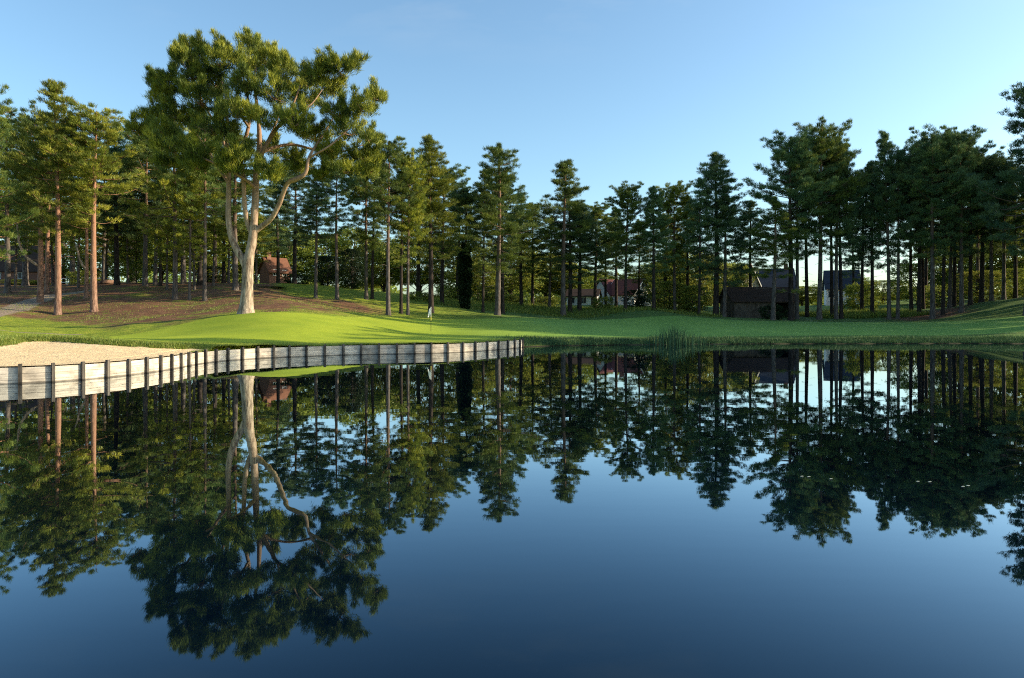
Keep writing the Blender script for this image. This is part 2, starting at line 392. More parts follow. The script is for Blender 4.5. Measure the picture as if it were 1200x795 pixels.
def rbf(X, Y):
    sh = np.shape(X); x = np.clip(np.ravel(X), -100, 105) / SC; y = np.clip(np.ravel(Y), -8, 150) / SC
    out = np.empty(len(x))
    for i in range(0, len(x), 20000):
        a = x[i:i + 20000]; b_ = y[i:i + 20000]
        r2 = (a[:, None] - _c[None, :, 0]) ** 2 + (b_[:, None] - _c[None, :, 1]) ** 2
        out[i:i + 20000] = tps(r2) @ _w[:_n] + _w[_n] + a * _w[_n + 1] + b_ * _w[_n + 2]
    return np.clip(out, 0.35, 9).reshape(sh)

def pl(pxD): return [((px - 600) / F * D, D) for px, D in pxD]
SAND = [(-24.5, 22.2), (-24.6, 25.5)] + pl([(-20, 27.5), (0, 28.3), (18, 29.3), (30, 31.4), (60, 32), (90, 31.2), (120, 30.8), (180, 31.2), (215, 31.9), (240, 32.6)]) + [(x + 0.3, y) for x, y in reversed(wall_pts[:16])] + [(-19.0, 20.7)]
SAND = [p for p in SAND]
GREEN = pl([(30, 41), (120, 45), (200, 49), (260, 52.5), (300, 52.6), (340, 52.6), (400, 56), (440, 63), (500, 72), (600, 84), (800, 92), (1000, 90), (1100, 88), (1230, 82)]) + [(60, 60)] + pl([(1150, 61), (900, 60), (700, 58), (620, 54), (600, 50), (570, 45), (530, 42), (440, 40.2), (380, 39), (320, 37.5), (265, 35.3), (225, 35.0), (160, 34.5), (90, 34.5)])
DUFF = pl([(-60, 66), (60, 62), (130, 52), (200, 51), (250, 55), (330, 57), (380, 60), (430, 68), (456, 77), (440, 83), (345, 85), (310, 96), (220, 122), (100, 135)]) + [(-60, 140), (-100, 130), (-90, 80)]
DUFF2 = pl([(985, 105), (1040, 99), (1090, 95), (1130, 95), (1130, 103), (1050, 110)])
PATH1 = pl([(-90, 52), (-40, 46.5), (0, 45.5), (45, 46.5), (92, 48.5)])
PATH2 = pl([(-60, 58), (-20, 60), (15, 66), (32, 74), (60, 80), (95, 83)])
def fields(X, Y):
    d1, _ = seg_dist(X, Y, PATH1, False); d2, _ = seg_dist(X, Y, PATH2, False)
    path = np.maximum(0.28 - d1, 1.3 - d2)
    return dict(sand_sd=poly_sd(X, Y, SAND), green_sd=poly_sd(X, Y, GREEN), duff_sd=np.maximum(poly_sd(X, Y, DUFF), poly_sd(X, Y, DUFF2)), path_sd=path)
def land_z(X, Y, f=None):
    f = f or fields(X, Y)
    z = rbf(X, Y)
    s = f['sand_sd']; t = np.clip((-s + 0.02) / 0.45, 0, 1); t = t * t * (3 - 2 * t)
    near = np.clip(1 - (-s) / 6.0, 0, 1)
    z = z + np.where(s > -6, 0.20 * t * near, 0) - np.where(s > 0, 0.05 * np.clip(s, 0, 1), 0)
    # soft unevenness outside the mown areas
    rough = np.clip(-f['green_sd'] / 3, 0, 1) * (s < -1)
    z = z + rough * (0.07 * np.sin(X * 1.3 + np.sin(Y * .7) * 2) * np.sin(Y * 0.9 + X * .37) + 0.12 * np.sin(X * .31 + 1) * np.sin(Y * .27 + X * 0.12))
    return z
def gz(x, y):
    return float(land_z(np.array([float(x)]), np.array([float(y)]))[0])

def add_attrs(me, f):
    for k, v in f.items():
        a = me.attributes.new(k, 'FLOAT', 'POINT'); a.data.foreach_set('value', np.clip(v, -20, 20).astype(np.float32).ravel())

def axis(segs):
    out = []
    for a, b_, st in segs: out += list(np.arange(a, b_, st))
    return np.array(out + [segs[-1][1]])
xs = axis([(-3000, -400, 520), (-400, -120, 40), (-120, -46, 2), (-46, -4, 0.3), (-4, 44, 0.6), (44, 110, 2.2), (110, 400, 40), (400, 3001, 520)])
ys = axis([(-600, -60, 90), (-60, -6, 6), (-6, 19, 1.25), (19, 58, 0.3), (58, 112, 0.7), (112, 200, 4), (200, 600, 40), (600, 4000, 425)])
GX, GY = np.meshgrid(xs, ys)
f = fields(GX, GY)
Z = land_z(GX, GY, f)
d, idx = seg_dist(GX, GY, lake)
ins = inside(GX, GY, lake); sd = np.where(ins, -d, d)
iswall = idx < NW - 1
sd = np.where(iswall, sd, sd + 0.22 * np.sin(GX * 1.1) * np.sin(GY * .8 + 1) + 0.16 * np.sin(GX * 2.7 + 2))
zb = np.where(sd < 0, np.maximum(sd * 0.5, -1.4), 0.02 + sd * 0.30)
Zn = np.minimum(Z, zb)
Zw = np.where(sd > 0.95, Z, np.where(sd < 0.5, -1.4, -1.4 + (Z + 1.4) * (sd - 0.5) / 0.45))
Z = np.where(iswall, Zw, Zn)
ny, nx = GX.shape
me = bpy.data.meshes.new('ground')
vs = np.stack([GX, GY, Z], -1).reshape(-1, 3)
ii = (np.arange(ny - 1)[:, None] * nx + np.arange(nx - 1)[None]).ravel()
fc = np.stack([ii, ii + 1, ii + nx + 1, ii + nx], -1)
me.from_pydata(vs.tolist(), [], fc.tolist()); me.update()
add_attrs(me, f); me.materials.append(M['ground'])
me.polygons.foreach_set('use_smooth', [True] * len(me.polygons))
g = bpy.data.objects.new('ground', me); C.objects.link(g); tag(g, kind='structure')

# turf and sand running right up to the back of the retaining wall
def resample(pts, step):
    out = [pts[0]]
    for a, b_ in zip(pts[:-1], pts[1:]):
        L = math.hypot(b_[0] - a[0], b_[1] - a[1]); n = max(1, round(L / step))
        out += [(a[0] + (b_[0] - a[0]) * i / n, a[1] + (b_[1] - a[1]) * i / n) for i in range(1, n + 1)]
    return out
def normals(pts):
    o = []
    for i in range(len(pts)):
        a = pts[max(i - 1, 0)]; b_ = pts[min(i + 1, len(pts) - 1)]
        dx, dy = b_[0] - a[0], b_[1] - a[1]; L = math.hypot(dx, dy); o.append((-dy / L, dx / L))
    return o
WP = resample(wall_pts, 0.25); WN = normals(WP)
offs = [0.02, 0.25, 0.5, 0.8, 1.1, 1.5]
sx = np.array([[p[0] + n[0] * o for o in offs] for p, n in zip(WP, WN)]); sy = np.array([[p[1] + n[1] * o for o in offs] for p, n in zip(WP, WN)])
fs = fields(sx, sy); sz = land_z(sx, sy, fs) + 0.014
sz[:, -1] -= 0.08
me = bpy.data.meshes.new('ground_edge'); ni, nj = sx.shape
ii = (np.arange(ni - 1)[:, None] * nj + np.arange(nj - 1)[None]).ravel()
me.from_pydata(np.stack([sx, sy, sz], -1).reshape(-1, 3).tolist(), [], np.stack([ii, ii + nj, ii + nj + 1, ii + 1], -1)[:, ::-1].tolist()); me.update()
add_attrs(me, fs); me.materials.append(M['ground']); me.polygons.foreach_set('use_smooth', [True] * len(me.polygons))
g = bpy.data.objects.new('ground_edge', me); C.objects.link(g); tag(g, kind='structure')

# water
w = MB(); w.poly([(-34, -1, 0), (52, -1, 0), (52, 56, 0), (-34, 56, 0)])
tag(w.build('pond_water', M['water']), kind='structure')

# ------------------------------------------------------------------ retaining wall
rw = empty('retaining_wall', (wall_pts[0][0], wall_pts[0][1], 0))
tag(rw, 'low curved wall of weathered grey boards and posts holding the green above the pond', 'retaining wall')
ox, oy = wall_pts[0]
rnd = random.Random(5)
wn = normals(wall_pts)
for i, (p, n) in enumerate(zip(wall_pts, wn)):
    t = (n[1], -n[0]); top = gz(p[0] + n[0] * .1, p[1] + n[1] * .1)
    top = 0.61 + rnd.uniform(-.012, .02)
    m = MB(); hw = 0.045 + rnd.uniform(0, .012)
    def q(u, v): return (p[0] + t[0] * u - n[0] * v - ox, p[1] + t[1] * u - n[1] * v - oy)
    c = [q(-hw, 0.03), q(hw, 0.03), q(hw, 0.14), q(-hw, 0.14)]
    ci = [q(-hw * .75, 0.045), q(hw * .75, 0.045), q(hw * .75, 0.135), q(-hw * .75, 0.135)]
    m.v = [(*a, -0.8) for a in c] + [(*a, top) for a in c] + [(*a, top + .015) for a in ci]
    m.f = [(0, 3, 2, 1), (8, 9, 10, 11)] + [(a, (a + 1) % 4, 4 + (a + 1) % 4, 4 + a) for a in range(4)] + [(4 + a, 4 + (a + 1) % 4, 8 + (a + 1) % 4, 8 + a) for a in range(4)]
    m.build('post', M['post'], rw)
for i in range(len(wall_pts) - 1):
    a, b_ = wall_pts[i], wall_pts[i + 1]; dx, dy = b_[0] - a[0], b_[1] - a[1]; L = math.hypot(dx, dy); t = (dx / L, dy / L); n = (-t[1], t[0])
    m = MB(); z = -0.5
    while z < 0.5:
        hh = min(0.205, 0.595 - z); 
        if z > 0.38: hh = 0.595 - z + rnd.uniform(-.008, .008)
        th = 0.026 + rnd.uniform(-.004, .004); z0, z1 = z + .004, z + hh - .004
        vv = []
        for zz in (z0, z1):
            for (u, v) in ((0.0, 0.0), (L, 0.0), (L, th), (0.0, th)):
                vv.append((a[0] + t[0] * u - n[0] * v - ox, a[1] + t[1] * u - n[1] * v - oy, zz))
        k = len(m.v); m.v += vv
        m.f += [tuple(k + j for j in qd) for qd in ((0, 3, 2, 1), (4, 5, 6, 7), (0, 1, 5, 4), (1, 2, 6, 5), (2, 3, 7, 6), (3, 0, 4, 7))]
        z += hh
    m.build('board_panel', M['board'], rw)

# ------------------------------------------------------------------ grass
def grass_stuff(name, pts, H, w, rng, label, mat='blade', lean=0.35, cat='grass', kind='stuff'):
    pts = np.array(pts); n = len(pts)
    d = rng.normal(size=(n, 3)) * lean; d[:, 2] = 1; d = unit(d)
    L = H * rng.uniform(0.4, 1.2, (n, 1))
    az = rng.uniform(0, 2 * PI, n); side = np.stack([np.cos(az), np.sin(az), 0 * az], -1) * w
    t = np.stack([pts + side, pts - side, pts + d * L], 1)
    o = bpy.data.objects.new(name, tri_mesh(name, t, rng.uniform(0, 1, n), M[mat])); C.objects.link(o)
    return tag(o, label, cat, kind=kind)
rng = np.random.default_rng(3)
pts = []
def along(pl_, n, spread):
    pl_ = np.array(pl_); seg = np.hypot(*(pl_[1:] - pl_[:-1]).T); cs = np.concatenate([[0], np.cumsum(seg)])
    s = rng.uniform(0, cs[-1], n); k = np.clip(np.searchsorted(cs, s) - 1, 0, len(seg) - 1)
    q = pl_[k] + (pl_[k + 1] - pl_[k]) * ((s - cs[k]) / seg[k])[:, None]
    return q + rng.normal(size=(n, 2)) * spread
# lip of the bunker
bl = SAND[1:12]
q = along(bl, 26000, 0.5)
s_ = poly_sd(q[:, 0], q[:, 1], SAND); q = q[(s_ < 0.03)]
q = np.concatenate([q, rng.uniform([-34, 22], [-21, 36], (26000, 2))]); s_ = poly_sd(q[:, 0], q[:, 1], SAND); q = q[s_ < 0.02]
q = q[~inside(q[:, 0], q[:, 1], lake)]
z = land_z(q[:, 0], q[:, 1])
grass_stuff('rough_grass', np.column_stack([q, z - .01]), 0.15, 0.012, rng, 'ragged yellow green grass fringing the top of the sand bunker')
# along wall top
q = along(wall_pts[14:], 9000, 0.0); nn = []
tr = along([(p[0] + n[0] * .14, p[1] + n[1] * .14) for p, n in zip(wall_pts[14:], wn[14:])], 12000, 0.06)
sdl = -poly_sd(tr[:, 0], tr[:, 1], lake); tr = tr[sdl > 0.01]
z = land_z(tr[:, 0], tr[:, 1])
grass_stuff('fringe_grass', np.column_stack([tr, z]), 0.09, 0.009, rng, 'short grass fringe along the top of the timber wall')
# natural bank on the right
q = np.concatenate([along([wall_pts[-1]] + shore[:9], 60000, 1.0)])
sdl = -poly_sd(q[:, 0], q[:, 1], lake); k_ = (sdl > 0.02) & (sdl < 3.5) ; q = q[k_]; sdl = sdl[k_]
z = np.minimum(land_z(q[:, 0], q[:, 1]), 0.02 + sdl * .3)
grass_stuff('bank_grass', np.column_stack([q, z]), 0.28, 0.016, rng, 'long dark green grass hanging over the far bank of the pond', mat='reed')
# rough herbs behind the shed on the right
q = np.concatenate([rng.normal(size=(70, 2)) * .9 + c_ for c_ in rng.uniform([-62, 54], [-10, 88], (260, 2))]); sdd = poly_sd(q[:, 0], q[:, 1], DUFF); gsd = poly_sd(q[:, 0], q[:, 1], GREEN); q = q[(sdd > -3) & (gsd < -.6)]; z = land_z(q[:, 0], q[:, 1])
grass_stuff('sparse_grass', np.column_stack([q, z - .01]), 0.16, 0.016, rng, 'thin scattered grass and weeds over the brown needle litter under the left pines', lean=.6)
q = rng.uniform([46, 101], [62, 112], (9000, 2)); z = land_z(q[:, 0], q[:, 1])
grass_stuff('undergrowth', np.column_stack([q, z]), 0.9, 0.06, rng, 'sunlit yellow green weeds on the ground behind the right hand pines', cat='undergrowth', lean=.6)
q = rng.uniform([-14, 96], [30, 118], (16000, 2)); z = land_z(q[:, 0], q[:, 1])
grass_stuff('meadow_grass', np.column_stack([q, z]), 0.6, 0.05, rng, 'dry sunlit grass between the trunks in the middle of the wood', cat='grass', lean=.6)

# reeds at the water's edge
def reed_clump(cx, cy, n, sx_, hmax, label):
    r = np.random.default_rng(int(cx * 10)); T = []; TT = []
    for i in range(n):
        x = r.normal() * sx_; y = r.normal() * 0.5; h = hmax * r.uniform(.5, 1) * math.exp(-(x / (sx_ * 1.9)) ** 2)
        l = r.normal(size=2) * 0.12 * h; bw = 0.022
        p0 = np.array([x, y, -0.1]); p1 = np.array([x + l[0] * .3, y + l[1] * .3, h * .6]); p2 = np.array([x + l[0] * 1.4, y + l[1] * 1.4, h])
        a = r.uniform(0, PI); s = np.array([math.cos(a), math.sin(a) * .5, 0]) * bw
        T += [[p0 - s, p0 + s, p1 + s * .8], [p0 - s, p1 + s * .8, p1 - s * .8], [p1 - s * .8, p1 + s * .8, p2]]; c = r.uniform(0, 1); TT += [c] * 3
    o = bpy.data.objects.new('reed_clump', tri_mesh('reed_clump', np.array(T), np.array(TT), M['reed'])); C.objects.link(o); o.location = (cx, cy, 0); tag(o, label, 'reeds')
reed_clump(12.3, 51.6, 270, 1.25, 1.7, 'clump of thin dark green reeds standing in the water by the far bank')

# ------------------------------------------------------------------ trees
def pad_tufts(rng, cen, rad, flat, per, out_dirs):
    """flattened pads of tufts"""
    n = len(cen)
    o = rng.normal(size=(n, per, 3)); o[..., 2] = o[..., 2] * .8 + .35; o = unit(o) * rng.uniform(0.35, 1, (n, per, 1)) ** 0.5
    o = o * rad[:, None, None]; o[..., 2] *= flat
    c = (cen[:, None] + o).reshape(-1, 3)
    dr = out_dirs[:, None] * 0.7 + o / np.maximum(rad[:, None, None], .01) * 0.6 + np.array([0, 0, 0.75])
    return c, unit(dr.reshape(-1, 3))

def pine_proto(seed, H=26.0, cb=0.42, Rm=5.0, r0=0.36, style='cone', dens=1.0, lean=0.0, whs=1.0, broken=0.22):
    rnd = random.Random(seed); rng = np.random.default_rng(seed)
    m = MB()
    ph = rnd.uniform(0, 6)
    def axis_at(z):
        t = z / H
        return Vector((lean * t * H * .1 + 0.25 * math.sin(t * 3.0 + ph) * t, 0.25 * math.cos(t * 2.6 + ph) * t, z))
    zs = [-.4, 0, .35, 1.2] + [H * k / 12 for k in range(1, 13)]
    def rad(z):
        t = max(0, z) / H
        return r0 * (1 - .82 * t ** 1.1) * (1 + .35 * math.exp(-max(0, z) / .5))
    m.tube([axis_at(z) for z in zs], [rad(z) for z in zs], 9, rag=.05, rnd=rnd)
    cens = []; outs = []; rads = []
    z = cb * H; tint0 = []
    az = rnd.uniform(0, 6)
    while z < H * .985:
        t = (z - cb * H) / (H - cb * H)
        if style == 'cone': prof = min(1, .55 + t * 2.2) * (1 - t) ** .72 + .07
        elif style == 'dome': prof = min(1, .5 + t * 1.2) * math.sqrt(max(0, 1 - (t * .93) ** 3.2)) + .02
        else: prof = (.75 + .3 * math.sin(t * 9 + ph)) * (1 - t ** 2.2) ** .8 + .06
        nb = rnd.randint(4, 6) if t < .9 else 4
        az += rnd.uniform(.5, 1.2)
        for k in range(nb):
            if rnd.random() < broken: continue
            a = az + 2 * PI * k / nb + rnd.uniform(-.35, .35)
            L = Rm * prof * rnd.uniform(.6, 1.15)
            if L < .25: continue
            el = R(-8 + 38 * t + rnd.uniform(-10, 12))
            p0 = axis_at(z + rnd.uniform(-.25, .25)); dv = Vector((math.cos(a) * math.cos(el), math.sin(a) * math.cos(el), math.sin(el)))
            sag = -.10 * (1 - t); ps = []
            for j in range(5):
                s = j / 4; ps.append(p0 + dv * L * s + Vector((0, 0, L * (sag * math.sin(s * PI) + .16 * s * s))))
            br = max(.02, .055 * L / Rm * 1.2 * r0 / .36)
            m.tube(ps, [br, br * .85, br * .65, br * .45, br * .2], 4, cap=False)
            npad = max(2, int(L * 1.9))
            for j in range(npad):
                if t < .34 and rnd.random() < .62 - t: continue
                s = .30 + .70 * (j + rnd.random() * .8) / npad if t < .75 else (j + .6) / npad
                s = min(1, s); i0 = min(3, int(s * 4)); fr = s * 4 - i0
                c = ps[i0].lerp(ps[i0 + 1], fr)
                wd = L * .34 * (1 - s) + .12
                perp = Vector((-math.sin(a), math.cos(a), 0))
                c = c + perp * rnd.uniform(-1, 1) * (wd + .25) + Vector((0, 0, rnd.uniform(-.08, .22)))
                cens.append(c); outs.append((dv.x, dv.y, max(0, dv.z))); rads.append(rnd.uniform(.38, .82) * (1 - .38 * t))
        z += whs * rnd.uniform(.75, 1.25) * (1 - .35 * t)
    # leader
    for j in range(7):
        cens.append(axis_at(H - j * .28)); outs.append((0, 0, 1)); rads.append(.14 + .07 * j)
    # dead snags and stubs
    zz = H * .16
    while zz < cb * H:
        a = rnd.uniform(0, 6.28); L = rnd.uniform(.4, 2.4) * (zz / (cb * H)) ** .6
        p0 = axis_at(zz); dv = Vector((math.cos(a), math.sin(a), rnd.uniform(-.25, .35)))
        m.tube([p0, p0 + dv * L * .5, p0 + dv * L + Vector((0, 0, -.12 * L))], [.035, .025, .008], 3, cap=False)
        zz += rnd.uniform(.35, 1.3)
    cens = np.array(cens); outs = np.array(outs); rads = np.array(rads)
    per = max(4, int(13 * dens))
    c, dr = pad_tufts(rng, cens, rads, .42, per, outs)
    tint = np.repeat(rng.uniform(.15, .85, len(cens)), per) * .8 + rng.uniform(0, .2, len(c))
    t, tn = tufts(rng, c, dr, 12, .37, .050, .36, tint)
    return m.mesh('trunk', M['bark'], True), tri_mesh('crown', t, tn, M['needle'])

PROTO = {}; VAR = [0]; LR = random.Random(99)
for k_, kw in enumerate([
    dict(cb=.42, Rm=5.6, style='cone'), dict(cb=.36, Rm=5.2, style='cone', dens=1.15), dict(cb=.48, Rm=4.6, style='dome'), dict(cb=.40, Rm=5.4, style='dome', dens=1.1),
    dict(cb=.30, Rm=5.8, style='layer', broken=.28, whs=1.3), dict(cb=.55, Rm=4.2, style='dome', r0=.30), dict(cb=.50, Rm=4.4, style='layer', broken=.3, r0=.30),
    dict(cb=.62, Rm=5.0, style='dome', lean=.35, r0=.38), dict(cb=.34, Rm=4.0, style='cone', r0=.24, dens=.8, broken=.3)]):
    for v_ in (0, 1, 2): PROTO[(k_, v_)] = (pine_proto(100 + k_ + 37 * v_, **{**kw, 'cb': kw['cb'] * .88}), 27.3 if kw['style'] == 'dome' else 26.8, kw['Rm'])

def place_pine(px, top, D, wpx, proto, bark, needle, label, group, name='pine_tree', base=None, rz=None, tw=1.0, x=None, H=None, lean=0.0):
    (tm, cm), PH, PR = PROTO[(proto, VAR[0] % 3)]; VAR[0] += 1; lean = lean or LR.uniform(-.02, .02)
    X = (px - 600) / F * D if x is None else x
    z0 = gz(X, D)
    if H is None: H = EYE + (370 - top) / F * D - z0
    W = wpx / F * D / 2
    sz = H / PH; sx_ = W / PR * .98
    e = empty(name, (X, D, z0 - .03), rz if rz is not None else (px * 1.7 + D) % 6.28)
    e.scale = (1, 1, 1); e.rotation_euler[1] = lean
    for nm, me_, s, mt in (('trunk', tm, tw * .42 + .58 * sz, bark), ('crown', cm, sx_, needle)):
        o = bpy.data.objects.new(nm, me_); C.objects.link(o); o.parent = e
        if nm == 'trunk': o.scale = (sx_ , sx_, sz)
        else: o.scale = (sx_, sx_, sz)
        o.material_slots[0].link = 'OBJECT'; o.material_slots[0].material = M[mt]
    tag(e, label, 'pine tree', group)
    return e

GL = 'tall pines on the left bank'; GM = 'pines in the middle of the wood'; GR = 'pines on the right bank'; GB = 'pines further back in the wood'
# px, top y, depth, crown width px, proto, bark, needles, label, group
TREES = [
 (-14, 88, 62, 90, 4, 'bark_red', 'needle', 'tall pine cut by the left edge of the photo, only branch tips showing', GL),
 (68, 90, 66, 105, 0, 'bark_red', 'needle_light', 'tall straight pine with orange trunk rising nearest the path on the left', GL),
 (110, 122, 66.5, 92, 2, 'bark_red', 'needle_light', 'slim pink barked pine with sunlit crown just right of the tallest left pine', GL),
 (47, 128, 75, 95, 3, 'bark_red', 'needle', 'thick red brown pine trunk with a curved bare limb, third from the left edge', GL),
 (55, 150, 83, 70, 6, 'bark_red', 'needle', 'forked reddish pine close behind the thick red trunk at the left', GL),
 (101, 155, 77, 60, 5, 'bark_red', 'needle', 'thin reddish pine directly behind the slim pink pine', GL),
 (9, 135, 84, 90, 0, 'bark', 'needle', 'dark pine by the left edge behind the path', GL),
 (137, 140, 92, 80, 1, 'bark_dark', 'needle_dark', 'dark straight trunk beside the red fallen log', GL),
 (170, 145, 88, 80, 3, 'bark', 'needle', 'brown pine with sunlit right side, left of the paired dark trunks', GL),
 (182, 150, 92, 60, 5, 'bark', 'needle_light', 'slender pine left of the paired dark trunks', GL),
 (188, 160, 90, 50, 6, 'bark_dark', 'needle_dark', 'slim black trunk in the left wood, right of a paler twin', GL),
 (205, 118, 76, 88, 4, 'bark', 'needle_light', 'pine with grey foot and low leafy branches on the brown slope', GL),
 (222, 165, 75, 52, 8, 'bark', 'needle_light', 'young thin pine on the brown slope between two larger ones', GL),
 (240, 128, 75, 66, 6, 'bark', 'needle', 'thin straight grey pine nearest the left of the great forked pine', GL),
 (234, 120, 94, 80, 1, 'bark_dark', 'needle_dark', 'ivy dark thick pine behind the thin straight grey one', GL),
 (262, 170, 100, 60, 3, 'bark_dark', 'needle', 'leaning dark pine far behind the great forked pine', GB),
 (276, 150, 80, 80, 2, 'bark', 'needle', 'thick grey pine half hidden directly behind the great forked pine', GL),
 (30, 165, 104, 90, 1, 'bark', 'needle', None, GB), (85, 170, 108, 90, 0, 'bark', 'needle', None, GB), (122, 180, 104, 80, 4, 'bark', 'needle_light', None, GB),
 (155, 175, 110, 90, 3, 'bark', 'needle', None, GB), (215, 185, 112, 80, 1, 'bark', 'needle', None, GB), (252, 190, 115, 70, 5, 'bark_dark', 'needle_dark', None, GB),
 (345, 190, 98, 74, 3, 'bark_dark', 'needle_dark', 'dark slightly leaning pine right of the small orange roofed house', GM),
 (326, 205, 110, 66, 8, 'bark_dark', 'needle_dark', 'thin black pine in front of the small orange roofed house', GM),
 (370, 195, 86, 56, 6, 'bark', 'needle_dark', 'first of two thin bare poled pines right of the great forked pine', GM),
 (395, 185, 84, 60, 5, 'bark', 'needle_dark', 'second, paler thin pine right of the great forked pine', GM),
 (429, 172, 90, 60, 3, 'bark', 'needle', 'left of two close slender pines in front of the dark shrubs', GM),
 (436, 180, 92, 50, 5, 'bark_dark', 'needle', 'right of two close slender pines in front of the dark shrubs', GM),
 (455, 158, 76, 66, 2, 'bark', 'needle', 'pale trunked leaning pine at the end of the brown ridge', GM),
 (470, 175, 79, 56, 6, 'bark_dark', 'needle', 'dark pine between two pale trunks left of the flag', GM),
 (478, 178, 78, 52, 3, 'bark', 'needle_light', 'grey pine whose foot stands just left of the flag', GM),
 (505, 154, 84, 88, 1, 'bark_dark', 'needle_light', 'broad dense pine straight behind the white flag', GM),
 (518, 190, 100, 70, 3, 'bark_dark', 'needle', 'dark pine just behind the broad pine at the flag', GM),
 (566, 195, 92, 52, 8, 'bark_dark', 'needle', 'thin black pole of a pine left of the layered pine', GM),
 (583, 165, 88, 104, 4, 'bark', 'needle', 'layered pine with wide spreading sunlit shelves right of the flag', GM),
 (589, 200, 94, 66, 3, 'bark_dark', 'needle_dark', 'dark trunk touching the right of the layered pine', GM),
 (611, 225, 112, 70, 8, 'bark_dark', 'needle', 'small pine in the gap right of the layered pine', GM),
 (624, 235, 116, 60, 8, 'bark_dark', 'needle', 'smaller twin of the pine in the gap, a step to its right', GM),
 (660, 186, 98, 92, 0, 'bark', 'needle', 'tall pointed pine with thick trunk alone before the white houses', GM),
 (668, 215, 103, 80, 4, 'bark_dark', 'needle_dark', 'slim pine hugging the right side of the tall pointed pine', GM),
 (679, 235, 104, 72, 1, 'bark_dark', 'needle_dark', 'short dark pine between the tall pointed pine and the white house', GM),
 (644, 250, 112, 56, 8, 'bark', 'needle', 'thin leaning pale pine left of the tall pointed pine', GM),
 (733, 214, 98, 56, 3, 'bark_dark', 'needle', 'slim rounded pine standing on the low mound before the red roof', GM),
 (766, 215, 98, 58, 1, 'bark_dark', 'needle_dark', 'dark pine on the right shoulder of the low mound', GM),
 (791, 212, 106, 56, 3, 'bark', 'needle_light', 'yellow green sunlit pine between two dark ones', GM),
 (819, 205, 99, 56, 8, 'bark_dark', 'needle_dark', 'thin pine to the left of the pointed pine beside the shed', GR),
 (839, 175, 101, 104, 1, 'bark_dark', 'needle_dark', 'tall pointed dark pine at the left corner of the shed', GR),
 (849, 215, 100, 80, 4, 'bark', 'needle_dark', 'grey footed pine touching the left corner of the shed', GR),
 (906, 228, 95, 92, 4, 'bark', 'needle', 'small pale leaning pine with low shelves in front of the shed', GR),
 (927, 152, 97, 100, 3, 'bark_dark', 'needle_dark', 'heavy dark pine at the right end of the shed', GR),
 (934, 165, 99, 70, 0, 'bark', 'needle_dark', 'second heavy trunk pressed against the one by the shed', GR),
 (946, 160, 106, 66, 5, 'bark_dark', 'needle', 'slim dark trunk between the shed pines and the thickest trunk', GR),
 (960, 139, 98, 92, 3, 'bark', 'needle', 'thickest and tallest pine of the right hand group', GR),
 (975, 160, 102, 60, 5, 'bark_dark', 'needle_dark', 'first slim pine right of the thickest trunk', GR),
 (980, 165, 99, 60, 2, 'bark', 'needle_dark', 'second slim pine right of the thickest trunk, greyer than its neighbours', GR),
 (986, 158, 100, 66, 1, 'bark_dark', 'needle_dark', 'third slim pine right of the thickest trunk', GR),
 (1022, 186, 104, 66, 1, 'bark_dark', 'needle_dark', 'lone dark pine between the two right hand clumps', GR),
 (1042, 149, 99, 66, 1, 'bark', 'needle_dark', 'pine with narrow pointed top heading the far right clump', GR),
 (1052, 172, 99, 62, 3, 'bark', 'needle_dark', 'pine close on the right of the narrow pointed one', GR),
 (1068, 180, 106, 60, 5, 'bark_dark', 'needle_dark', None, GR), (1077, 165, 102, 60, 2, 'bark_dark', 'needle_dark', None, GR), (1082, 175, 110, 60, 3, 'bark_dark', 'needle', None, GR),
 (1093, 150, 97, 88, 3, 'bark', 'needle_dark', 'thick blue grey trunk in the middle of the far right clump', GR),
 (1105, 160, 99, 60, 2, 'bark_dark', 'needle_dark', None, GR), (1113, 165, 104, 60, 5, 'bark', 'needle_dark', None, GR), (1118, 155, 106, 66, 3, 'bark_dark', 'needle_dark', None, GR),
 (1127, 150, 97, 76, 3, 'bark', 'needle_dark', 'second thick blue grey trunk of the far right clump', GR),
 (1137, 168, 103, 70, 1, 'bark_dark', 'needle_dark', None, GR), (1150, 175, 104, 70, 2, 'bark_dark', 'needle_dark', None, GR), (1162, 182, 103, 66, 5, 'bark', 'needle_dark', None, GR),
 (1176, 180, 108, 70, 3, 'bark', 'needle', None, GR), (1146, 200, 118, 70, 0, 'bark', 'needle', None, GR), (1190, 190, 112, 70, 1, 'bark_dark', 'needle', None, GR),
 (1204, 84, 84, 125, 4, 'bark', 'needle_dark', 'very tall pine with layered shelves cut by the right edge of the photo', GR),
 (1085, 215, 125, 70, 1, 'bark_dark', 'needle', None, GR), (1125, 220, 128, 70, 2, 'bark_dark', 'needle', None, GR),
 (1000, 235, 128, 56, 8, 'bark_dark', 'needle_dark', None, GR),
 (490, 215, 112, 70, 1, 'bark_dark', 'needle', None, GB),
 (536, 225, 112, 70, 8, 'bark_dark', 'needle', None, GB), (710, 250, 122, 54, 8, 'bark_dark', 'needle', None, GB), (748, 255, 122, 50, 8, 'bark_dark', 'needle', None, GB), (780, 250, 124, 60, 8, 'bark_dark', 'needle', None, GB), (697, 236, 114, 62, 3, 'bark_dark', 'needle', None, GB), (722, 244, 118, 54, 1, 'bark_dark', 'needle_dark', None, GB), (806, 228, 112, 60, 0, 'bark_dark', 'needle_dark', None, GB), (880, 232, 112, 66, 0, 'bark_dark', 'needle_dark', None, GB), (1010, 196, 110, 66, 3, 'bark_dark', 'needle_dark', None, GR),
]
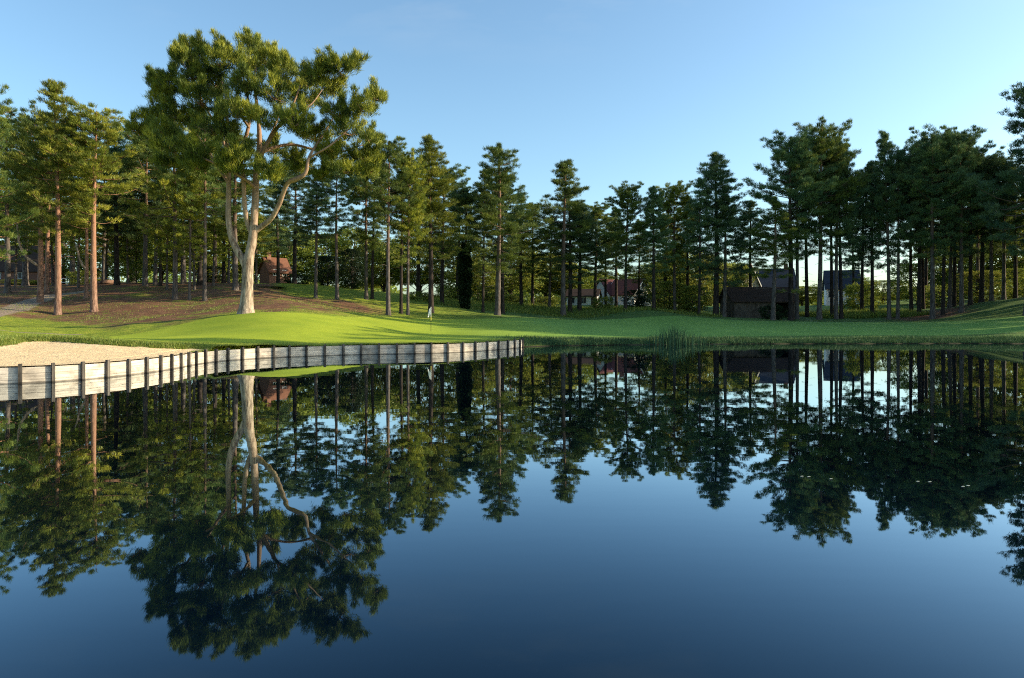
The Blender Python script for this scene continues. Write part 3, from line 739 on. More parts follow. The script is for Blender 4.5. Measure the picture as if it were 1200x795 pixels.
for (px, top, D) in [(18, 228, 92), (62, 240, 96), (92, 222, 90), (124, 238, 97), (150, 225, 96), (196, 232, 84), (214, 215, 96), (228, 240, 84), (250, 228, 90), (268, 236, 98), (300, 240, 102)]:
    TREES.append((px, top, D, 46, 8, 'bark', 'needle_light', 'young pine with low sunlit branches among the taller trunks of the left wood', 'young pines in the left wood'))
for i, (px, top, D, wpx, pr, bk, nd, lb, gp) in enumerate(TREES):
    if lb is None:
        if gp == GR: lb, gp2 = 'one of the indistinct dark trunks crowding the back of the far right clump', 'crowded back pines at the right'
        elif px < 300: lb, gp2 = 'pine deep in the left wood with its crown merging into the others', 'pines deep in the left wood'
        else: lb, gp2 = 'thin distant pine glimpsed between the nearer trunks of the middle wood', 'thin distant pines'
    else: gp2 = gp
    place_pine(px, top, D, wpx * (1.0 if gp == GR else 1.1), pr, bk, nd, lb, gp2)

# the wood that carries on past the right edge and shades the far bank
rnd = random.Random(21)
spots = [(51, 39.0, 27, 9.5), (60, 39.8, 29, 9), (54, 35.4, 27, 5.5), (58, 46.8, 24, 8), (52, 51.0, 23, 7)]
for k in range(45):
    yy = 65.5 + (k // 5) * 5.4 + rnd.uniform(-1.5, 1.5); xx = 54 + (k % 5) * 9.5 + rnd.uniform(-2.5, 2.5)
    if xx < yy * .75 + 8: xx += 26
    if yy < 106: spots.append((xx, yy, rnd.uniform(26, 31) if yy < 88 else rnd.uniform(22, 26), 11.5))
for (xx, yy, hh, ww) in spots:
    e = place_pine(0, 0, yy, ww / yy * F, rnd.choice([0, 1, 3, 3]), 'bark', 'needle_dark', 'pine in the wood beyond the right edge of the photo', 'pines beyond the right edge', x=xx, H=hh, rz=rnd.uniform(0, 6))

# ------------------------------------------------------------------ the great forked pine
def great_pine():
    D0 = 53.0; bx, by = (289 - 600) / F * D0, D0; bz = gz(bx, by)
    e = empty('forked_pine', (bx, by, bz)); tag(e, 'great spreading pine with pale forked trunk and sunlit crown on the mound', 'pine tree')
    def L(px, py, dy=0.0):
        D = D0 + dy; return Vector(((px - 600) / F * D - bx, dy, EYE + (370 - py) / F * D - bz))
    rnd = random.Random(8); rng = np.random.default_rng(8)
    def limb(name, pts, widths, sides=10, mat='bark_pale'):
        # widths in px; smooth with Catmull-Rom
        P_ = [L(*p) for p in pts]; PP = []; WW = []
        for i in range(len(P_) - 1):
            a = P_[max(i - 1, 0)]; b_ = P_[i]; c = P_[i + 1]; d_ = P_[min(i + 2, len(P_) - 1)]
            for s in range(4):
                t = s / 4
                PP.append(.5 * ((2 * b_) + (c - a) * t + (2 * a - 5 * b_ + 4 * c - d_) * t * t + (3 * b_ - a - 3 * c + d_) * t ** 3)); WW.append(widths[i] * (1 - t) + widths[i + 1] * t)
        PP.append(P_[-1]); WW.append(widths[-1])
        mb.tube(PP, [w_ * .90 / 2 / F * D0 for w_ in WW], sides, rag=.035, rnd=rnd)
    mb = MB()
    limb('trunk', [(288, 373), (288.5, 366), (289, 355), (290, 335), (290.5, 312), (293, 296), (296, 280), (297.5, 262), (299, 240), (300, 215), (301, 190), (304, 172), (303, 140), (299, 105), (300, 75)], [28, 22, 16.5, 14.4, 14, 12, 11, 9.5, 9, 8, 7.2, 6.5, 5, 3.5, 1.5], 12)
    tk = mb
    limbs = [
     ([(290, 318), (285, 306), (276, 290), (270, 273), (267.5, 252), (268, 225), (268, 200), (266, 170), (266, 130, .5), (262, 100, 1), (250, 85, 1)], [10, 9.5, 9, 8.2, 7.4, 6.6, 6, 5.2, 4, 2.4, .6]),
     ([(297, 277), (291, 264), (287, 245, -.4), (286, 225, -.6), (285, 205, -.8), (282, 180, -1), (291, 150, -1), (291, 120, -1), (285, 90, -1)], [7.5, 7, 6, 5.6, 5.4, 5, 4.6, 3.5, 1.6]),
     ([(298, 272), (306, 266), (318, 256, -.5), (327, 240, -1), (332, 226, -1.4), (338, 214, -1.8), (347, 210, -2), (358, 203, -2.2), (362, 185, -2.2), (372, 168, -1.4), (385, 148, -.6), (395, 128, 0)], [7, 7, 6.6, 6, 5.6, 5.6, 6.2, 5, 3.6, 2.8, 1.8, .6]),
     ([(302, 192), (308, 178, -.6), (318, 160, -1), (325, 150, -1.3), (340, 130, -1.5), (352, 100, -1.5)], [6, 5.6, 5, 4.4, 3.2, 1.5]),
     ([(300, 222), (292, 214, -.8), (282, 207, -1.5), (268, 199, -2), (248, 190, -2.4), (225, 180, -2.6), (200, 168, -2.6)], [4.6, 4.2, 3.8, 3.4, 2.8, 2.2, 1]),
     ([(303, 180), (325, 172, .6), (345, 170, 1), (371, 176, 1.2), (400, 178, 1.4), (425, 170, 1.4)], [5, 4.2, 3.6, 3, 2.2, 1]),
     ([(268, 215), (255, 195, 1), (235, 165, 1.6), (210, 135, 2), (185, 110, 2)], [4.6, 4, 3.4, 2.6, 1.2]),
     ([(300, 200, .5), (312, 170, 2.5), (325, 140, 4), (330, 110, 4.5)], [5, 4.2, 3, 1.2]),
     ([(267, 180), (255, 150, 2.5), (240, 125, 4), (228, 100, 4.5)], [4.5, 3.6, 2.6, 1.2]),
     ([(292, 150, -1), (275, 125, -2.5), (266, 110, -3), (260, 95, -2.6)], [3.6, 2.4, 1.4, .5]),
     ([(325, 150, -1.3), (345, 135, -3), (365, 122, -3), (378, 105, -2)], [3.6, 2.6, 1.6, .5]),
     ([(362, 185, -2.2), (385, 172, -2.6), (405, 155, -2), (420, 140, -1.6)], [3.2, 2.4, 1.5, .5]),
    ]
    for pts, wd in limbs:
        mb = MB(); limb('limb', pts, wd, 8); mb.build('limb', M['bark_pale'], e, True)
    # crown: foliage masses (px, py, rx, ry, depth offset, depth radius)
    lobes = [(226, 78, 26, 30, 0, 2.2), (218, 52, 9, 14, .5, .9), (247, 92, 24, 26, 1.5, 2.2), (262, 70, 20, 18, -1, 1.8), (292, 66, 22, 22, 0, 2), (312, 62, 22, 20, 1.5, 1.8), (298, 48, 14, 9, .5, 1), (332, 84, 22, 22, 0, 2),
             (287, 96, 26, 20, -2.8, 1.6), (322, 108, 26, 18, -2.5, 1.8), (372, 84, 24, 18, -1.5, 1.8), (398, 76, 20, 12, -2, 1.3), (385, 100, 24, 18, 0, 1.8), (410, 68, 9, 6, -2, .7),
             (356, 112, 26, 18, 2, 2), (345, 140, 30, 18, -3, 1.8), (398, 130, 24, 15, -2.4, 1.6), (424, 124, 22, 12, -2.8, 1.4), (443, 112, 10, 8, -2.8, .8), (410, 152, 26, 13, -1.5, 1.6), (432, 160, 14, 8, -2, 1.2),
             (370, 158, 30, 14, .5, 2), (240, 118, 28, 22, 0, 2.4), (205, 100, 22, 18, 1.5, 1.8), (186, 112, 14, 18, 2, 1.4), (180, 90, 8, 9, 2, .8), (212, 134, 28, 20, 1, 2.2), (250, 150, 30, 18, -2.6, 2), (195, 152, 24, 14, -1, 1.8), (176, 138, 16, 12, 2, 1.4),
             (232, 174, 28, 12, -2.5, 1.7), (200, 172, 22, 10, -2.5, 1.4), (278, 130, 26, 18, -3.2, 1.6), (306, 138, 24, 16, -3.0, 1.6), (282, 178, 22, 13, -3.2, 1.4), (268, 190, 16, 8, -3, 1.2), (318, 172, 20, 10, 2.5, 1.6), (312, 196, 22, 9, -2.5, 1.2),
             (392, 178, 32, 11, 0, 2), (426, 182, 24, 9, 1, 1.6), (345, 186, 20, 8, 2, 1.6), (338, 68, 12, 10, 1, 1), (266, 52, 10, 9, .5, .9), (240, 52, 12, 12, .5, 1), (360, 92, 14, 14, 2.5, 1.6),
             (277, 198, 18, 8, -2.6, 1.2), (318, 206, 19, 8, -2.6, 1.1), (350, 194, 18, 9, 2, 1.4), (402, 196, 28, 9, 0, 1.6), (434, 196, 18, 9, 1, 1.3), (376, 204, 18, 7, 1, 1.2), (230, 192, 24, 10, -2, 1.5), (196, 188, 20, 9, -1, 1.4), (160, 150, 14, 10, 2, 1.2)]
    cens = []; outs = []; rads = []; tl = []; tw = MB()
    for (px, py, rx, ry, dy, ry_) in lobes:
        c0 = L(px, py + (9 if py < 70 else 6 if py < 95 else 3), dy); rx = max(rx - 8, rx * .6); ry = max(ry - 7.5, ry * .55); sx_ = rx / F * D0; sz_ = ry / F * D0
        ltint = rnd.uniform(.35, .65)
        for j in range(int(4 + sx_ * sz_ * 3.2)):
            o = rng.normal(size=3); o[2] = abs(o[2]) * .9 + .1; o = o / np.linalg.norm(o); ln_ = rnd.uniform(.4, 1.1)
            v0 = Vector((o[0] * sx_, o[1] * ry_, o[2] * sz_)) * .9; dd = Vector((o[0] * .8, o[1] * .8, .55 + max(0, o[2]) * .6)).normalized()
            for q_ in range(4):
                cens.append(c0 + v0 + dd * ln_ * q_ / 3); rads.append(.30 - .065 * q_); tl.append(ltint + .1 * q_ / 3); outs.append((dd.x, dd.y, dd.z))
        n = int(12 + sx_ * sz_ * ry_ * 11)
        for j in range(n):
            o = rng.normal(size=3); o = o / np.linalg.norm(o) * rng.uniform(.12, 1) ** .42
            v = Vector((o[0] * sx_, o[1] * ry_, o[2] * sz_))
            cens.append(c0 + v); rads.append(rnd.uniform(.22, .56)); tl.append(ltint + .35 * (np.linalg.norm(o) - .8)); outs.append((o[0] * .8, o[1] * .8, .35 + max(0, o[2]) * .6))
            if j % 3 == 0:
                tw.tube([c0 - Vector((0, 0, sz_ * .5)), c0 + v * .5 - Vector((0, 0, .15)), c0 + v], [.05, .03, .012], 3, cap=False)
    k0 = len(tk.v); tk.v += tw.v; tk.f += [tuple(i + k0 for i in q) for q in tw.f]; tk.build('trunk', M['bark_pale'], e, True)
    cens = np.array([tuple(c) for c in cens]); rads = np.array(rads); outs = np.array(outs)
    c, dr = pad_tufts(rng, cens, rads, .95, 11, outs)
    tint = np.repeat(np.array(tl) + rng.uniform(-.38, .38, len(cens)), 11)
    t, tn = tufts(rng, c, dr, 11, .33, .036, .28, tint)
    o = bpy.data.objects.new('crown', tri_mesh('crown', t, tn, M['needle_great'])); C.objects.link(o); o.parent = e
great_pine()

# ------------------------------------------------------------------ broadleaf trees, shrubs, ivy
def leafy_proto(seed, H, Rw, cb, n=260, lsz=.34, trunk_r=.2):
    rnd = random.Random(seed); rng = np.random.default_rng(seed); m = MB()
    m.tube([(0, 0, -.4), (.1, 0, H * .3), (0, .15, H * .6), (.2, 0, H * .85)], [trunk_r * 1.2, trunk_r, trunk_r * .6, .04], 7, rag=.06, rnd=rnd)
    cens = []
    for i in range(n):
        z = rnd.uniform(cb, 1); prof = math.sqrt(max(.02, 1 - ((z - (cb + .42 * (1 - cb))) / (.60 * (1 - cb) + .02)) ** 2)) if z > cb + .42 * (1 - cb) else .55 + .45 * (z - cb) / (.42 * (1 - cb))
        a = rnd.uniform(0, 6.28); rr = Rw * prof * rnd.uniform(.25, 1.08) ** .6 * (1 + .22 * math.sin(a * 3 + seed + z * 5))
        cens.append((math.cos(a) * rr, math.sin(a) * rr, z * H))
        if i % 7 == 0: m.tube([(0, 0, H * max(.1, z - .25)), (math.cos(a) * rr * .5, math.sin(a) * rr * .5, H * (z - .08)), cens[-1]], [.07, .045, .012], 3, cap=False)
    cens = np.array(cens)
    per = 16; o = rng.normal(size=(n, per, 3)); o = unit(o) * rng.uniform(.2, 1, (n, per, 1)) * (Rw * .24); o[..., 2] *= .6
    c = (cens[:, None] + o).reshape(-1, 3)
    t, tn = tufts(rng, c, unit(rng.normal(size=c.shape) + np.array([0, 0, .5])), 4, lsz, lsz * .6, .8, np.repeat(rng.uniform(.1, .9, n), per))
    return m.mesh('trunk', M['bark'], True), tri_mesh('crown', t, tn, M['leaf'])
LP = {0: (leafy_proto(1, 14, 5.5, .12), 14, 5.5), 1: (leafy_proto(2, 14, 5, .25, 300), 14, 5), 2: (leafy_proto(3, 3.0, 2.4, .0, 140, .16, .06), 3.0, 2.4), 3: (leafy_proto(4, 10, 3.4, .05, 260, .22, .14), 10, 3.4)}
def place_leafy(px, top, D, wpx, pr, mat, name, label, cat, group=None):
    (tm, cm), PH, PR = LP[pr]; X = (px - 600) / F * D; z0 = gz(X, D)
    H = EYE + (370 - top) / F * D - z0; s = wpx / F * D / 2 / PR
    e = empty(name, (X, D, z0 - .05), (px * 2.3) % 6.28)
    for nm, me_, mt in (('trunk', tm, 'bark'), ('crown', cm, mat)):
        o = bpy.data.objects.new(nm if nm == 'trunk' or cat != 'shrub' else 'foliage', me_); C.objects.link(o); o.parent = e; o.scale = (s, s, H / PH)
        o.material_slots[0].link = 'OBJECT'; o.material_slots[0].material = M[mt]
    tag(e, label, cat, group)
BG = 'leafy trees beyond the pines'
BT = [(20, 235, 135, 110), (75, 245, 128, 90), (125, 250, 138, 90), (158, 238, 118, 70), (190, 262, 130, 90), (228, 262, 126, 80), (265, 262, 135, 90), (300, 255, 140, 80), (338, 268, 138, 70), (378, 276, 150, 80), (415, 270, 145, 80),
      (450, 262, 140, 80), (492, 255, 135, 90), (535, 262, 132, 70), (560, 285, 128, 60), (598, 262, 138, 90), (640, 275, 150, 90), (672, 290, 150, 60), (700, 298, 165, 60), (772, 285, 140, 60), (796, 270, 128, 60), (823, 275, 122, 56), (858, 285, 132, 50), (885, 305, 170, 50),
      (990, 300, 165, 60), (1035, 305, 150, 60), (1075, 285, 140, 70), (1120, 270, 135, 80), (1160, 262, 138, 80), (1200, 250, 135, 90), (940, 312, 175, 60), (745, 312, 170, 60)]
gold = {535, 560, 598, 796, 823, 858, 1120, 1160, 228, 190, 640, 265, 450}  # trees given leaves with the sunlight painted in
special = {158: 'bushy bright green young tree beside the dark straight trunk at the left', 598: 'golden lit leafy tree behind the layered pine', 823: 'golden lit leafy tree just left of the shed', 1200: 'leafy tree at the right edge behind the dark pines', 20: 'leafy tree at the left edge above the dark roof', 378: 'pale leafy tree seen through the gap right of the great forked pine'}
for (px, top, D, wpx) in BT:
    if 430 < px < 1100: top += 24
    if px in special: lb, gp = special[px], None
    elif px < 340: lb, gp = 'leafy tree deep behind the left pines', BG + ' at left'
    elif px < 700: lb, gp = 'leafy tree deep behind the middle pines', BG + ' in the middle'
    else: lb, gp = 'leafy tree deep behind the right pines', BG + ' at right'
    place_leafy(px, top, D, wpx, 0 if px % 2 else 1, 'leaf_sunlit' if px in gold else 'leaf', 'leafy_tree', lb, 'tree', gp)
def distant_wood():
    rng = np.random.default_rng(77); n = 9000
    x = rng.uniform(-330, 330, n); y = rng.uniform(172, 235, n)
    top = 8.5 + 3.0 * np.sin(x * .05) + 2.5 * np.sin(x * .13 + 1) + 2 * np.sin(x * .31 + y * .1)
    top = top * np.where((x > 85) & (x < 130), .7, 1)
    z = rng.uniform(0, 1, n) ** .7 * top + 2; c = np.stack([x, y, z], -1)
    o = (c[:, None] + rng.normal(size=(n, 8, 3)) * np.array([1.4, 1.4, .8])).reshape(-1, 3)
    t, tn = tufts(rng, o, unit(rng.normal(size=o.shape) + np.array([0, 0, .5])), 3, .9, .8, .8, np.repeat(rng.uniform(0, .8, n), 8))
    ob = bpy.data.objects.new('distant_wood', tri_mesh('distant_wood', t, tn, M['leaf'])); C.objects.link(ob)
    tag(ob, 'far off leafy wood closing the view behind the pines and houses', 'woodland', kind='stuff')
distant_wood()
# dark conifer-like shrubs and low shrubs
for (px, top, D, wpx, pr, mt, lb) in [
    (412, 292, 104, 34, 3, 'ivy', 'black green bushy shrub, the taller right one of two behind the thin pines'), (384, 300, 102, 34, 3, 'ivy', 'black green bushy shrub, the left one of two behind the thin pines'),
    (350, 322, 100, 40, 2, 'ivy', 'low dark shrub right of the small orange roofed house'), (318, 336, 92, 44, 2, 'ivy', 'low dark shrub at the foot of the slope behind the great pine'), (250, 312, 104, 44, 3, 'ivy', 'dark shrub behind the thin grey pines at the left'),
    (160, 262, 98, 34, 3, 'leaf', 'glossy green bush rising beside the dark straight trunk at the left'), (492, 342, 100, 30, 2, 'leaf', 'rounded leafy shrub left of the flag among the trunks'), (525, 335, 112, 36, 2, 'leaf_sunlit', 'golden lit shrub behind the dark trunks right of the flag'),
    (600, 345, 120, 40, 2, 'leaf_sunlit', 'yellow sunlit shrub behind the layered pine'), (640, 348, 118, 34, 2, 'leaf_sunlit', 'yellow sunlit shrub before the white garden wall'), (706, 348, 108, 26, 2, 'leaf_sunlit', 'small yellow sunlit shrub at the foot of the white house'), (745, 340, 108, 34, 3, 'ivy', 'dark spreading shrub before the red roof'),
    (785, 330, 110, 50, 3, 'leaf_sunlit', 'tall golden lit bush left of the pointed pine'), (812, 335, 106, 40, 3, 'leaf_sunlit', 'golden lit bush between the thin pine and the shed'), (1008, 334, 116, 46, 2, 'leaf', 'rounded grey green hedge bush between the right clumps'),
    (905, 358, 99, 30, 2, 'ivy', 'low dark scrub along the front of the shed'), (1100, 335, 122, 50, 2, 'leaf', 'leafy bush glimpsed between the far right trunks'), (1150, 318, 116, 60, 3, 'leaf_sunlit', 'sun flecked bush behind the far right trunks'), (1190, 315, 118, 50, 3, 'leaf', 'green bush at the right edge behind the trunks'),
    (570, 335, 114, 30, 3, 'leaf_sunlit', 'tall golden lit bush right of the ivy covered trunk'), (28, 328, 108, 50, 2, 'leaf', 'low green bush in front of the dark roofed house'), (100, 318, 104, 40, 2, 'leaf', 'green bush between the slim pink pine and the dark trunk')]:
    place_leafy(px, top, D, wpx, pr, mt, 'shrub', lb, 'shrub')

# ivy covered trunk
def ivy_tree(px, D, top_ivy, top, label):
    e = place_pine(px, top, D, 60, 5, 'bark_dark', 'needle_dark', label, None, name='ivy_covered_pine')
    X = (px - 600) / F * D; z0 = gz(X, D); Hh = EYE + (370 - top_ivy) / F * D - z0
    rng = np.random.default_rng(5); n = 2600
    z = rng.uniform(0, 1, n) ** .9 * Hh; a = rng.uniform(0, 6.28, n)
    r = (.55 + .55 * np.sin(z / Hh * PI) ** .6 + .15 * np.sin(z * 3 + a)) * rng.uniform(.5, 1, n) * .8
    c = np.stack([np.cos(a) * r, np.sin(a) * r, z], -1)
    t, tn = tufts(rng, c, unit(np.stack([np.cos(a), np.sin(a), 0 * a - .4], -1)), 6, .26, .18, .6, rng.uniform(0, .8, n))
    o = bpy.data.objects.new('ivy', tri_mesh('ivy', t, tn, M['ivy'])); C.objects.link(o); o.parent = e
ivy_tree(545, 96, 285, 215, 'pine wrapped in a thick black column of ivy right of the flag')

# curved bare limb on the thick red pine: rebuilt as a part of that tree
def curved_limb(px0, D, pts, treelabel):
    for o in C.objects:
        if o.get('label') == treelabel:
            base = o; break
    mb = MB(); inv = base.rotation_euler.z
    ps = []
    for (px, py, dy) in pts:
        p = Vector(P(px, py, D + dy)) - base.location
        c, s = math.cos(-inv), math.sin(-inv); ps.append((p.x * c - p.y * s, p.x * s + p.y * c, p.z))
    n = len(ps); mb.tube(ps, [.17 * (1 - i / n * .75) for i in range(n)], 7)
    mb.build('limb', M['bark_pale'], base, True)
curved_limb(47, 75, [(46, 312, 0), (40, 309, -.3), (32, 303, -.6), (25, 294, -.8), (21, 282, -1), (20, 270, -1), (19, 262, -1), (12, 259, -.8), (2, 266, -.4)], 'thick red brown pine trunk with a curved bare limb, third from the left edge')
curved_limb(101, 77, [(101, 316, 0), (96, 311, -.3), (92, 302, -.4), (90, 292, -.5), (87, 285, -.5)], 'thin reddish pine directly behind the slim pink pine')

# fallen log
lg = MB(); x0, y0, _ = P(112, 336, 92); x1, y1, _ = P(140, 336, 94)
z0 = gz(x0, y0); z1 = gz(x1, y1); rl = random.Random(3)
lg.tube([(x0 - x0, 0, z0 + .35 - z0), ((x1 - x0) * .5, .6, (z1 - z0) * .5 + .45), (x1 - x0, y1 - y0, z1 - z0 + .25)], [.16, .26, .34], 8, rag=.1, rnd=rl)
lg.tube([((x1 - x0) * .4, .5, .4), ((x1 - x0) * .3, 0, 1.1)], [.08, .03], 5)
lo = lg.build('fallen_log', M['bark_red'], None, True, (x0, y0, z0)); tag(lo, 'reddish fallen log lying at the foot of the dark straight trunk on the left', 'log')

# ------------------------------------------------------------------ flag
def flag():
    X, Y, _ = P(505, 392, 54); z = gz(X, Y)
    e = empty('golf_flag', (X, Y, z)); tag(e, 'small white golf flag hanging limp from a thin pole on the green', 'flag')
    a = MB(); a.tube([(0, 0, -.1), (0, 0, .85)], [.02, .02], 8); a.build('pole', M['blackpaint'], e)
    a = MB(); a.tube([(0, 0, .85), (0, 0, 1.15)], [.022, .022], 8); a.build('pole', M['yellowpaint'], e)['label'] = 'yellow banded middle of the flag pole'
    a = MB(); a.tube([(0, 0, 1.15), (0, 0, 1.90)], [.02, .018], 8); a.tube([(0, 0, 1.90), (0, 0, 1.94)], [.026, .01], 8); a.build('pole', M['trim'], e)
    a = MB(); n = 7; rows = 9
    for j in range(rows + 1):
        for i in range(n + 1):
            u = i / n; v = j / rows
            x = .012 + u * (.15 + .13 * v) * (1 - .25 * v * v); y = .05 * math.sin(u * 9 + v * 2) * (.4 + u)
            a.v.append((x * (-1), y, 1.88 - v * (.50 + .30 * u)- .18*u*(1-v)))
    for j in range(rows):
        for i in range(n):
            k = j * (n + 1) + i; a.f.append((k, k + 1, k + n + 2, k + n + 1))
    a.build('flag', M['flagcloth'], e, True)
    # white-rimmed hole cup
flag()

# ------------------------------------------------------------------ buildings
def house(name, px, D, W, Dp, wh, rh, rz, wall, roof, label, base=None, windows=(), chimney=None, gable_trim=False, door=None, open_front=None, eave=.35):
    X = (px - 600) / F * D; z0 = gz(X, D) if base is None else EYE + (370 - base) / F * D
    e = empty(name, (X, D, z0), R(rz)); tag(e, label, 'shed' if name == 'shed' else 'house')
    m = MB(); th = .2
    # ridge runs along local x; gables at +-W/2
    for sx_ in (-1, 1):
        xa = sx_ * W / 2; m.prism([(-Dp / 2, -1), (Dp / 2, -1), (Dp / 2, wh), (0, rh - .12), (-Dp / 2, wh)], 'x', xa, xa - sx_ * th)
    fr = -Dp / 2
    if open_front:
        a, b_ = open_front
        m.box((-W / 2 + th, fr, -1), (a, fr + th, wh)); m.box((b_, fr, -1), (W / 2 - th, fr + th, wh)) if b_ < W / 2 - th else None
        m.box((a, fr, wh - .35), (b_, fr + th, wh)) if b_ <= W / 2 - th else m.box((a, fr, wh - .35), (W / 2 - th, fr + th, wh))
    else: m.box((-W / 2 + th, fr, -1), (W / 2 - th, fr + th, wh))
    m.box((-W / 2 + th, Dp / 2 - th, -1), (W / 2 - th, Dp / 2, wh))
    m.build('wall', M[wall], e)
    r = MB(); sl = (rh - wh) / (Dp / 2); t = .16
    for s in (-1, 1):
        ye = s * (Dp / 2 + eave); ze = wh - sl * eave
        r.prism([(ye, ze + .02), (0, rh + .02), (0, rh + t + .02), (ye, ze + t + .02)], 'x', -W / 2 - eave, W / 2 + eave)
    rf = r.build('roof', M[roof], e)
    if chimney:
        c = MB(); cx, cy = chimney; c.box((cx - .35, cy - .35, rh - 1.2), (cx + .35, cy + .35, rh + 1.0)); c.box((cx - .42, cy - .42, rh + 1.0), (cx + .42, cy + .42, rh + 1.12)); c.build('chimney', M['brick'], rf)
    if gable_trim:
        for sx_ in (-1, 1):
            g_ = MB()
            for s in (-1, 1):
                xa = sx_ * (W / 2 + eave + .003); ye = s * (Dp / 2 + eave); ze = wh - sl * eave
                g_.prism([(ye, ze - .15), (0, rh - .15), (0, rh + t + .05), (ye, ze + t + .05)], 'x', xa, xa + sx_ * .05)
            g_.build('bargeboard', M['trim'], e)
    for (face, u, z, w_, h_) in windows:
        fm = MB(); gm = MB(); b_ = .07
        def slab(mb, u0, u1, za, zb, d0, d1):
            if face == 'front': mb.box((u0, -Dp / 2 - d1, za), (u1, -Dp / 2 - d0, zb))
            elif face == 'right': mb.box((W / 2 + d0, u0, za), (W / 2 + d1, u1, zb))
            else: mb.box((-W / 2 - d1, u0, za), (-W / 2 - d0, u1, zb))
        slab(fm, u - w_ / 2 - b_, u + w_ / 2 + b_, z - b_, z, .0, .06); slab(fm, u - w_ / 2 - b_, u + w_ / 2 + b_, z + h_, z + h_ + b_, .0, .06)
        slab(fm, u - w_ / 2 - b_, u - w_ / 2, z, z + h_, .0, .06); slab(fm, u + w_ / 2, u + w_ / 2 + b_, z, z + h_, .0, .06); slab(fm, u - .03, u + .03, z, z + h_, .02, .055)
        slab(gm, u - w_ / 2, u + w_ / 2, z, z + h_, .003, .02)
        fo = fm.build('window', M['trim'], e); gm.build('pane', M['glass'], fo)
    if door:
        face, u, w_, h_ = door; d_ = MB()
        if face == 'front': d_.box((u - w_ / 2, -Dp / 2 - .05, 0), (u + w_ / 2, -Dp / 2 - .003, h_))
        else: d_.box((W / 2 + .003, u - w_ / 2, 0), (W / 2 + .05, u + w_ / 2, h_))
        d_.build('door', M['barnwood'], e)
    return e
house('white_house', 737, 140, 7.5, 5.2, 3.0, 5.9, -52, 'white', 'roof_red', 'white house with steep red tiled roof seen between the trunks in the middle', base=362, chimney=(-2, 0), windows=[('front', -2.5, 1, 1.1, 1.3), ('front', 1.5, 1, 1.1, 1.3), ('right', 0, 1.1, 1.2, 1.3), ('right', 0, 4.2, .8, .9)], gable_trim=True)
house('white_house', 716, 144, 6.6, 5.2, 3.0, 6.0, 40, 'white', 'roof_maroon', 'white house with dark maroon roof close to the left of the red roofed one', base=362, windows=[('front', -2, 1, 1.1, 1.3), ('front', 2, 1, 1.1, 1.3), ('right', 0, 1.2, 1.1, 1.2)])
house('garden_building', 684, 136, 6.0, 5, 2.3, 3.6, -15, 'white', 'roof_brown', 'long low white building left of the white houses, behind the tall pointed pine', base=361, windows=[('front', -2, .9, 1.2, 1.1), ('front', 0.3, .9, 1.2, 1.1)], door=('front', 2.3, .9, 2.0))
house('slate_roof_house', 903, 142, 8.5, 7.0, 3.2, 7.3, -10, 'cream', 'roof_slate', 'house with dark blue slate roof rising behind the wooden shed', base=357, windows=[('front', -3, 1.2, 1.2, 1.3), ('front', 2, 1.2, 1.2, 1.3)], chimney=(3, 0), gable_trim=True)
house('gabled_house', 868, 136, 6, 4.0, 4.2, 7.9, -72, 'cream', 'roof_slate', 'small gabled house with white bargeboards above the left end of the shed', base=358, windows=[('right', 0, 4.3, .8, 1.0)], gable_trim=True)
house('slate_roof_house', 986, 150, 6.5, 6, 3.0, 6.8, -20, 'white', 'roof_slate', 'white walled house with slate roof glimpsed right of the thickest trunk', base=354, windows=[('front', -2.3, 1, 1.1, 1.3), ('front', 1.5, 1, 1.1, 1.3)])
house('shed', 887, 107, 9.6, 6.0, 2.5, 4.5, 3, 'barnwood', 'roof_brown', 'long low wooden shed with brown roof and dark open bay beside the fairway', open_front=(1.6, 4.5), eave=.5)
house('brick_house', 322, 114, 3.7, 3.2, 1.7, 3.8, 48, 'brick', 'roof_orange', 'small brick house with sunlit orange roof glimpsed right of the great forked pine', base=330, windows=[('front', -.8, .9, .7, .9), ('front', .8, .9, .7, .9), ('right', 0, 1, .8, 1.0)], chimney=(-1.2, 0))
house('dark_roofed_house', 26, 118, 8.5, 7, 2.4, 6.6, 8, 'brick', 'roof_brown', 'low house with broad dark roof at the left edge behind the pines', base=334, windows=[('front', -2, .9, 1.1, 1.0), ('front', 1.8, .9, 1.1, 1.0)])
# white garden fence left
def picket(px0, px1, D, label):
    X0 = (px0 - 600) / F * D; X1 = (px1 - 600) / F * D; z = gz(X0, D)
    e = empty('garden_fence', (X0, D, z)); tag(e, label, 'fence')
    n = int((X1 - X0) / 1.5); r = MB(); r.box((0, -.02, .35), (X1 - X0, .02, .45)); r.box((0, -.02, .95), (X1 - X0, .02, 1.05)); r.build('rail', M['trim'], e)
    for i in range(n + 1):
        p = MB(); x = i * (X1 - X0) / n; p.box((x - .05, .023, -.6), (x + .05, .12, 1.15)); p.prism([(.023, 1.15), (.12, 1.15), (.07, 1.22)], 'x', x - .05, x + .05); p.build('fence_post', M['trim'], e)
picket(66, 128, 108, 'pale post and rail fence behind the red trunks at the left')
# floating lily leaves
for k, (px, py) in enumerate([(974, 562), (1076, 565), (1090, 565.5), (1129, 571), (1135, 570), (940, 559), (948, 559.5)]):
    D = EYE * F / (py - 370); m = MB(); m.poly([(.028 * math.cos(a * PI / 6 + .3) , .024 * math.sin(a * PI / 6 + .3), 0.006 + .004 * math.sin(a)) for a in range(11)] + [(0, 0, .006)])
    o = m.build('floating_leaf', M['lily'], None, False, ((px - 600) / F * D, D, 0)); tag(o, 'tiny pale leaf floating on the dark reflections of the right hand pines', 'leaf', 'leaves floating on the pond')

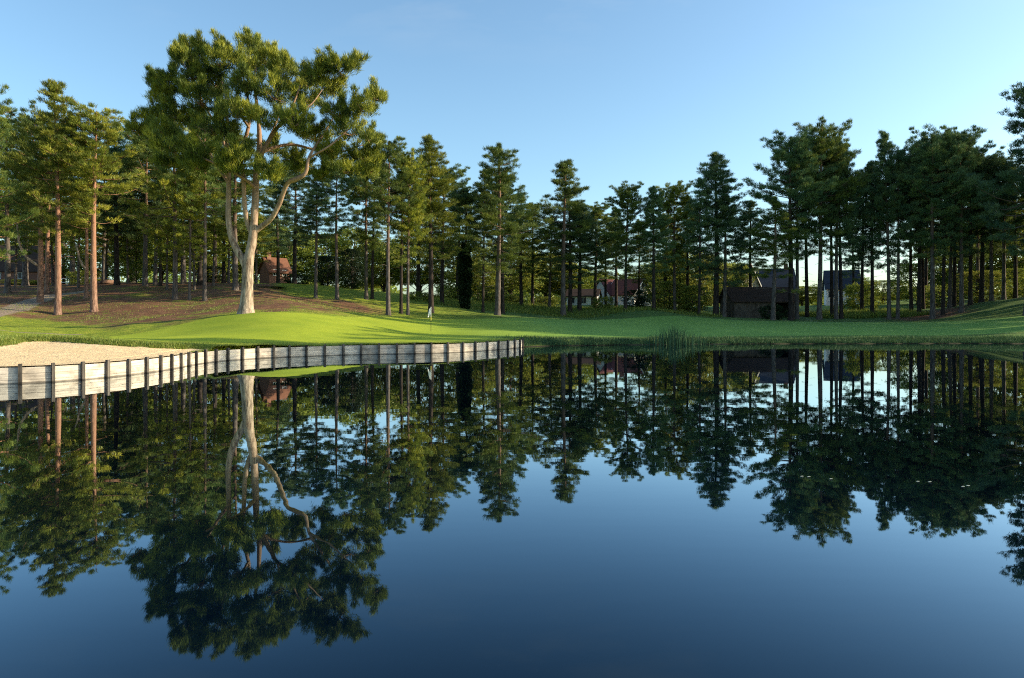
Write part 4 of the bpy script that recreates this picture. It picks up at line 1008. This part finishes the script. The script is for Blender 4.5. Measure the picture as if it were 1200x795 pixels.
# ------------------------------------------------------------------ light, sky, camera
SUN_EL = 20.0; SUN_AZ = 88.0   # degrees clockwise from +Y (camera looks along +Y)
el, az = R(SUN_EL), R(SUN_AZ)
sd_ = Vector((math.sin(az) * math.cos(el), math.cos(az) * math.cos(el), math.sin(el)))
sl = bpy.data.lights.new('sun', 'SUN'); sl.energy = 9.5; sl.angle = R(0.5); sl.color = (1.0, 0.84, 0.58)
so = bpy.data.objects.new('sun', sl); C.objects.link(so); so.rotation_euler = (-sd_).to_track_quat('-Z', 'Y').to_euler(); so.location = (60, 0, 60)
wd = bpy.data.worlds.new('World'); sc.world = wd; wd.use_nodes = True
nt = wd.node_tree; nt.nodes.clear(); b = NB(nt)
sky = b.n('ShaderNodeTexSky'); sky.sky_type = 'NISHITA'; sky.sun_disc = False
sky.sun_elevation = el; sky.sun_rotation = az; sky.air_density = 1.0; sky.dust_density = 1.5; sky.ozone_density = 1.6; sky.altitude = 10
bg = b.n('ShaderNodeBackground'); bg.inputs['Strength'].default_value = 0.13
skc = b.mix(1.0, sky.outputs[0], (1.72, 2.05, 2.08), 'MULTIPLY')
# faint high cirrus well above the tree tops
tc = b.n('ShaderNodeTexCoord').outputs['Generated']; spz = b.n('ShaderNodeSeparateXYZ'); b.l(tc, spz.inputs[0])
dv = b.math('ADD', b.math('MAXIMUM', spz.outputs['Z'], 0.0), 0.12)
cv = b.n('ShaderNodeCombineXYZ'); b.l(b.math('DIVIDE', spz.outputs['X'], dv), cv.inputs[0]); b.l(b.math('DIVIDE', spz.outputs['Y'], dv), cv.inputs[1])
cn = b.noise(1.3, 6, b.mapping(cv.outputs[0], (0.8, 1.5, 1)), 0.6)
cf = b.math('MULTIPLY', b.maprange(cn, 0.50, 0.80), b.maprange(spz.outputs['Z'], 0.34, 0.52))
skc = b.mix(b.math('MULTIPLY', cf, 0.55), skc, (7.5, 7.5, 7.2))
b.l(skc, bg.inputs['Color']); o_ = b.n('ShaderNodeOutputWorld'); b.l(bg.outputs[0], o_.inputs['Surface'])
cd = bpy.data.cameras.new('camera'); cam = bpy.data.objects.new('camera', cd); C.objects.link(cam); sc.camera = cam
cam.location = (0, 0, EYE); cam.rotation_euler = (R(90), 0, 0)
cd.sensor_fit = 'HORIZONTAL'; cd.sensor_width = 36; cd.lens = 24; cd.shift_y = -27.5 / 1200; cd.clip_start = 0.1; cd.clip_end = 9000
sc.view_settings.view_transform = 'Standard'; sc.view_settings.look = 'None'; sc.view_settings.exposure = 0
sc.cycles.use_denoising = False
sc.cycles.filter_width = 1.1
sc.cycles.max_bounces = 6; sc.cycles.diffuse_bounces = 2; sc.cycles.glossy_bounces = 2; sc.cycles.transmission_bounces = 2
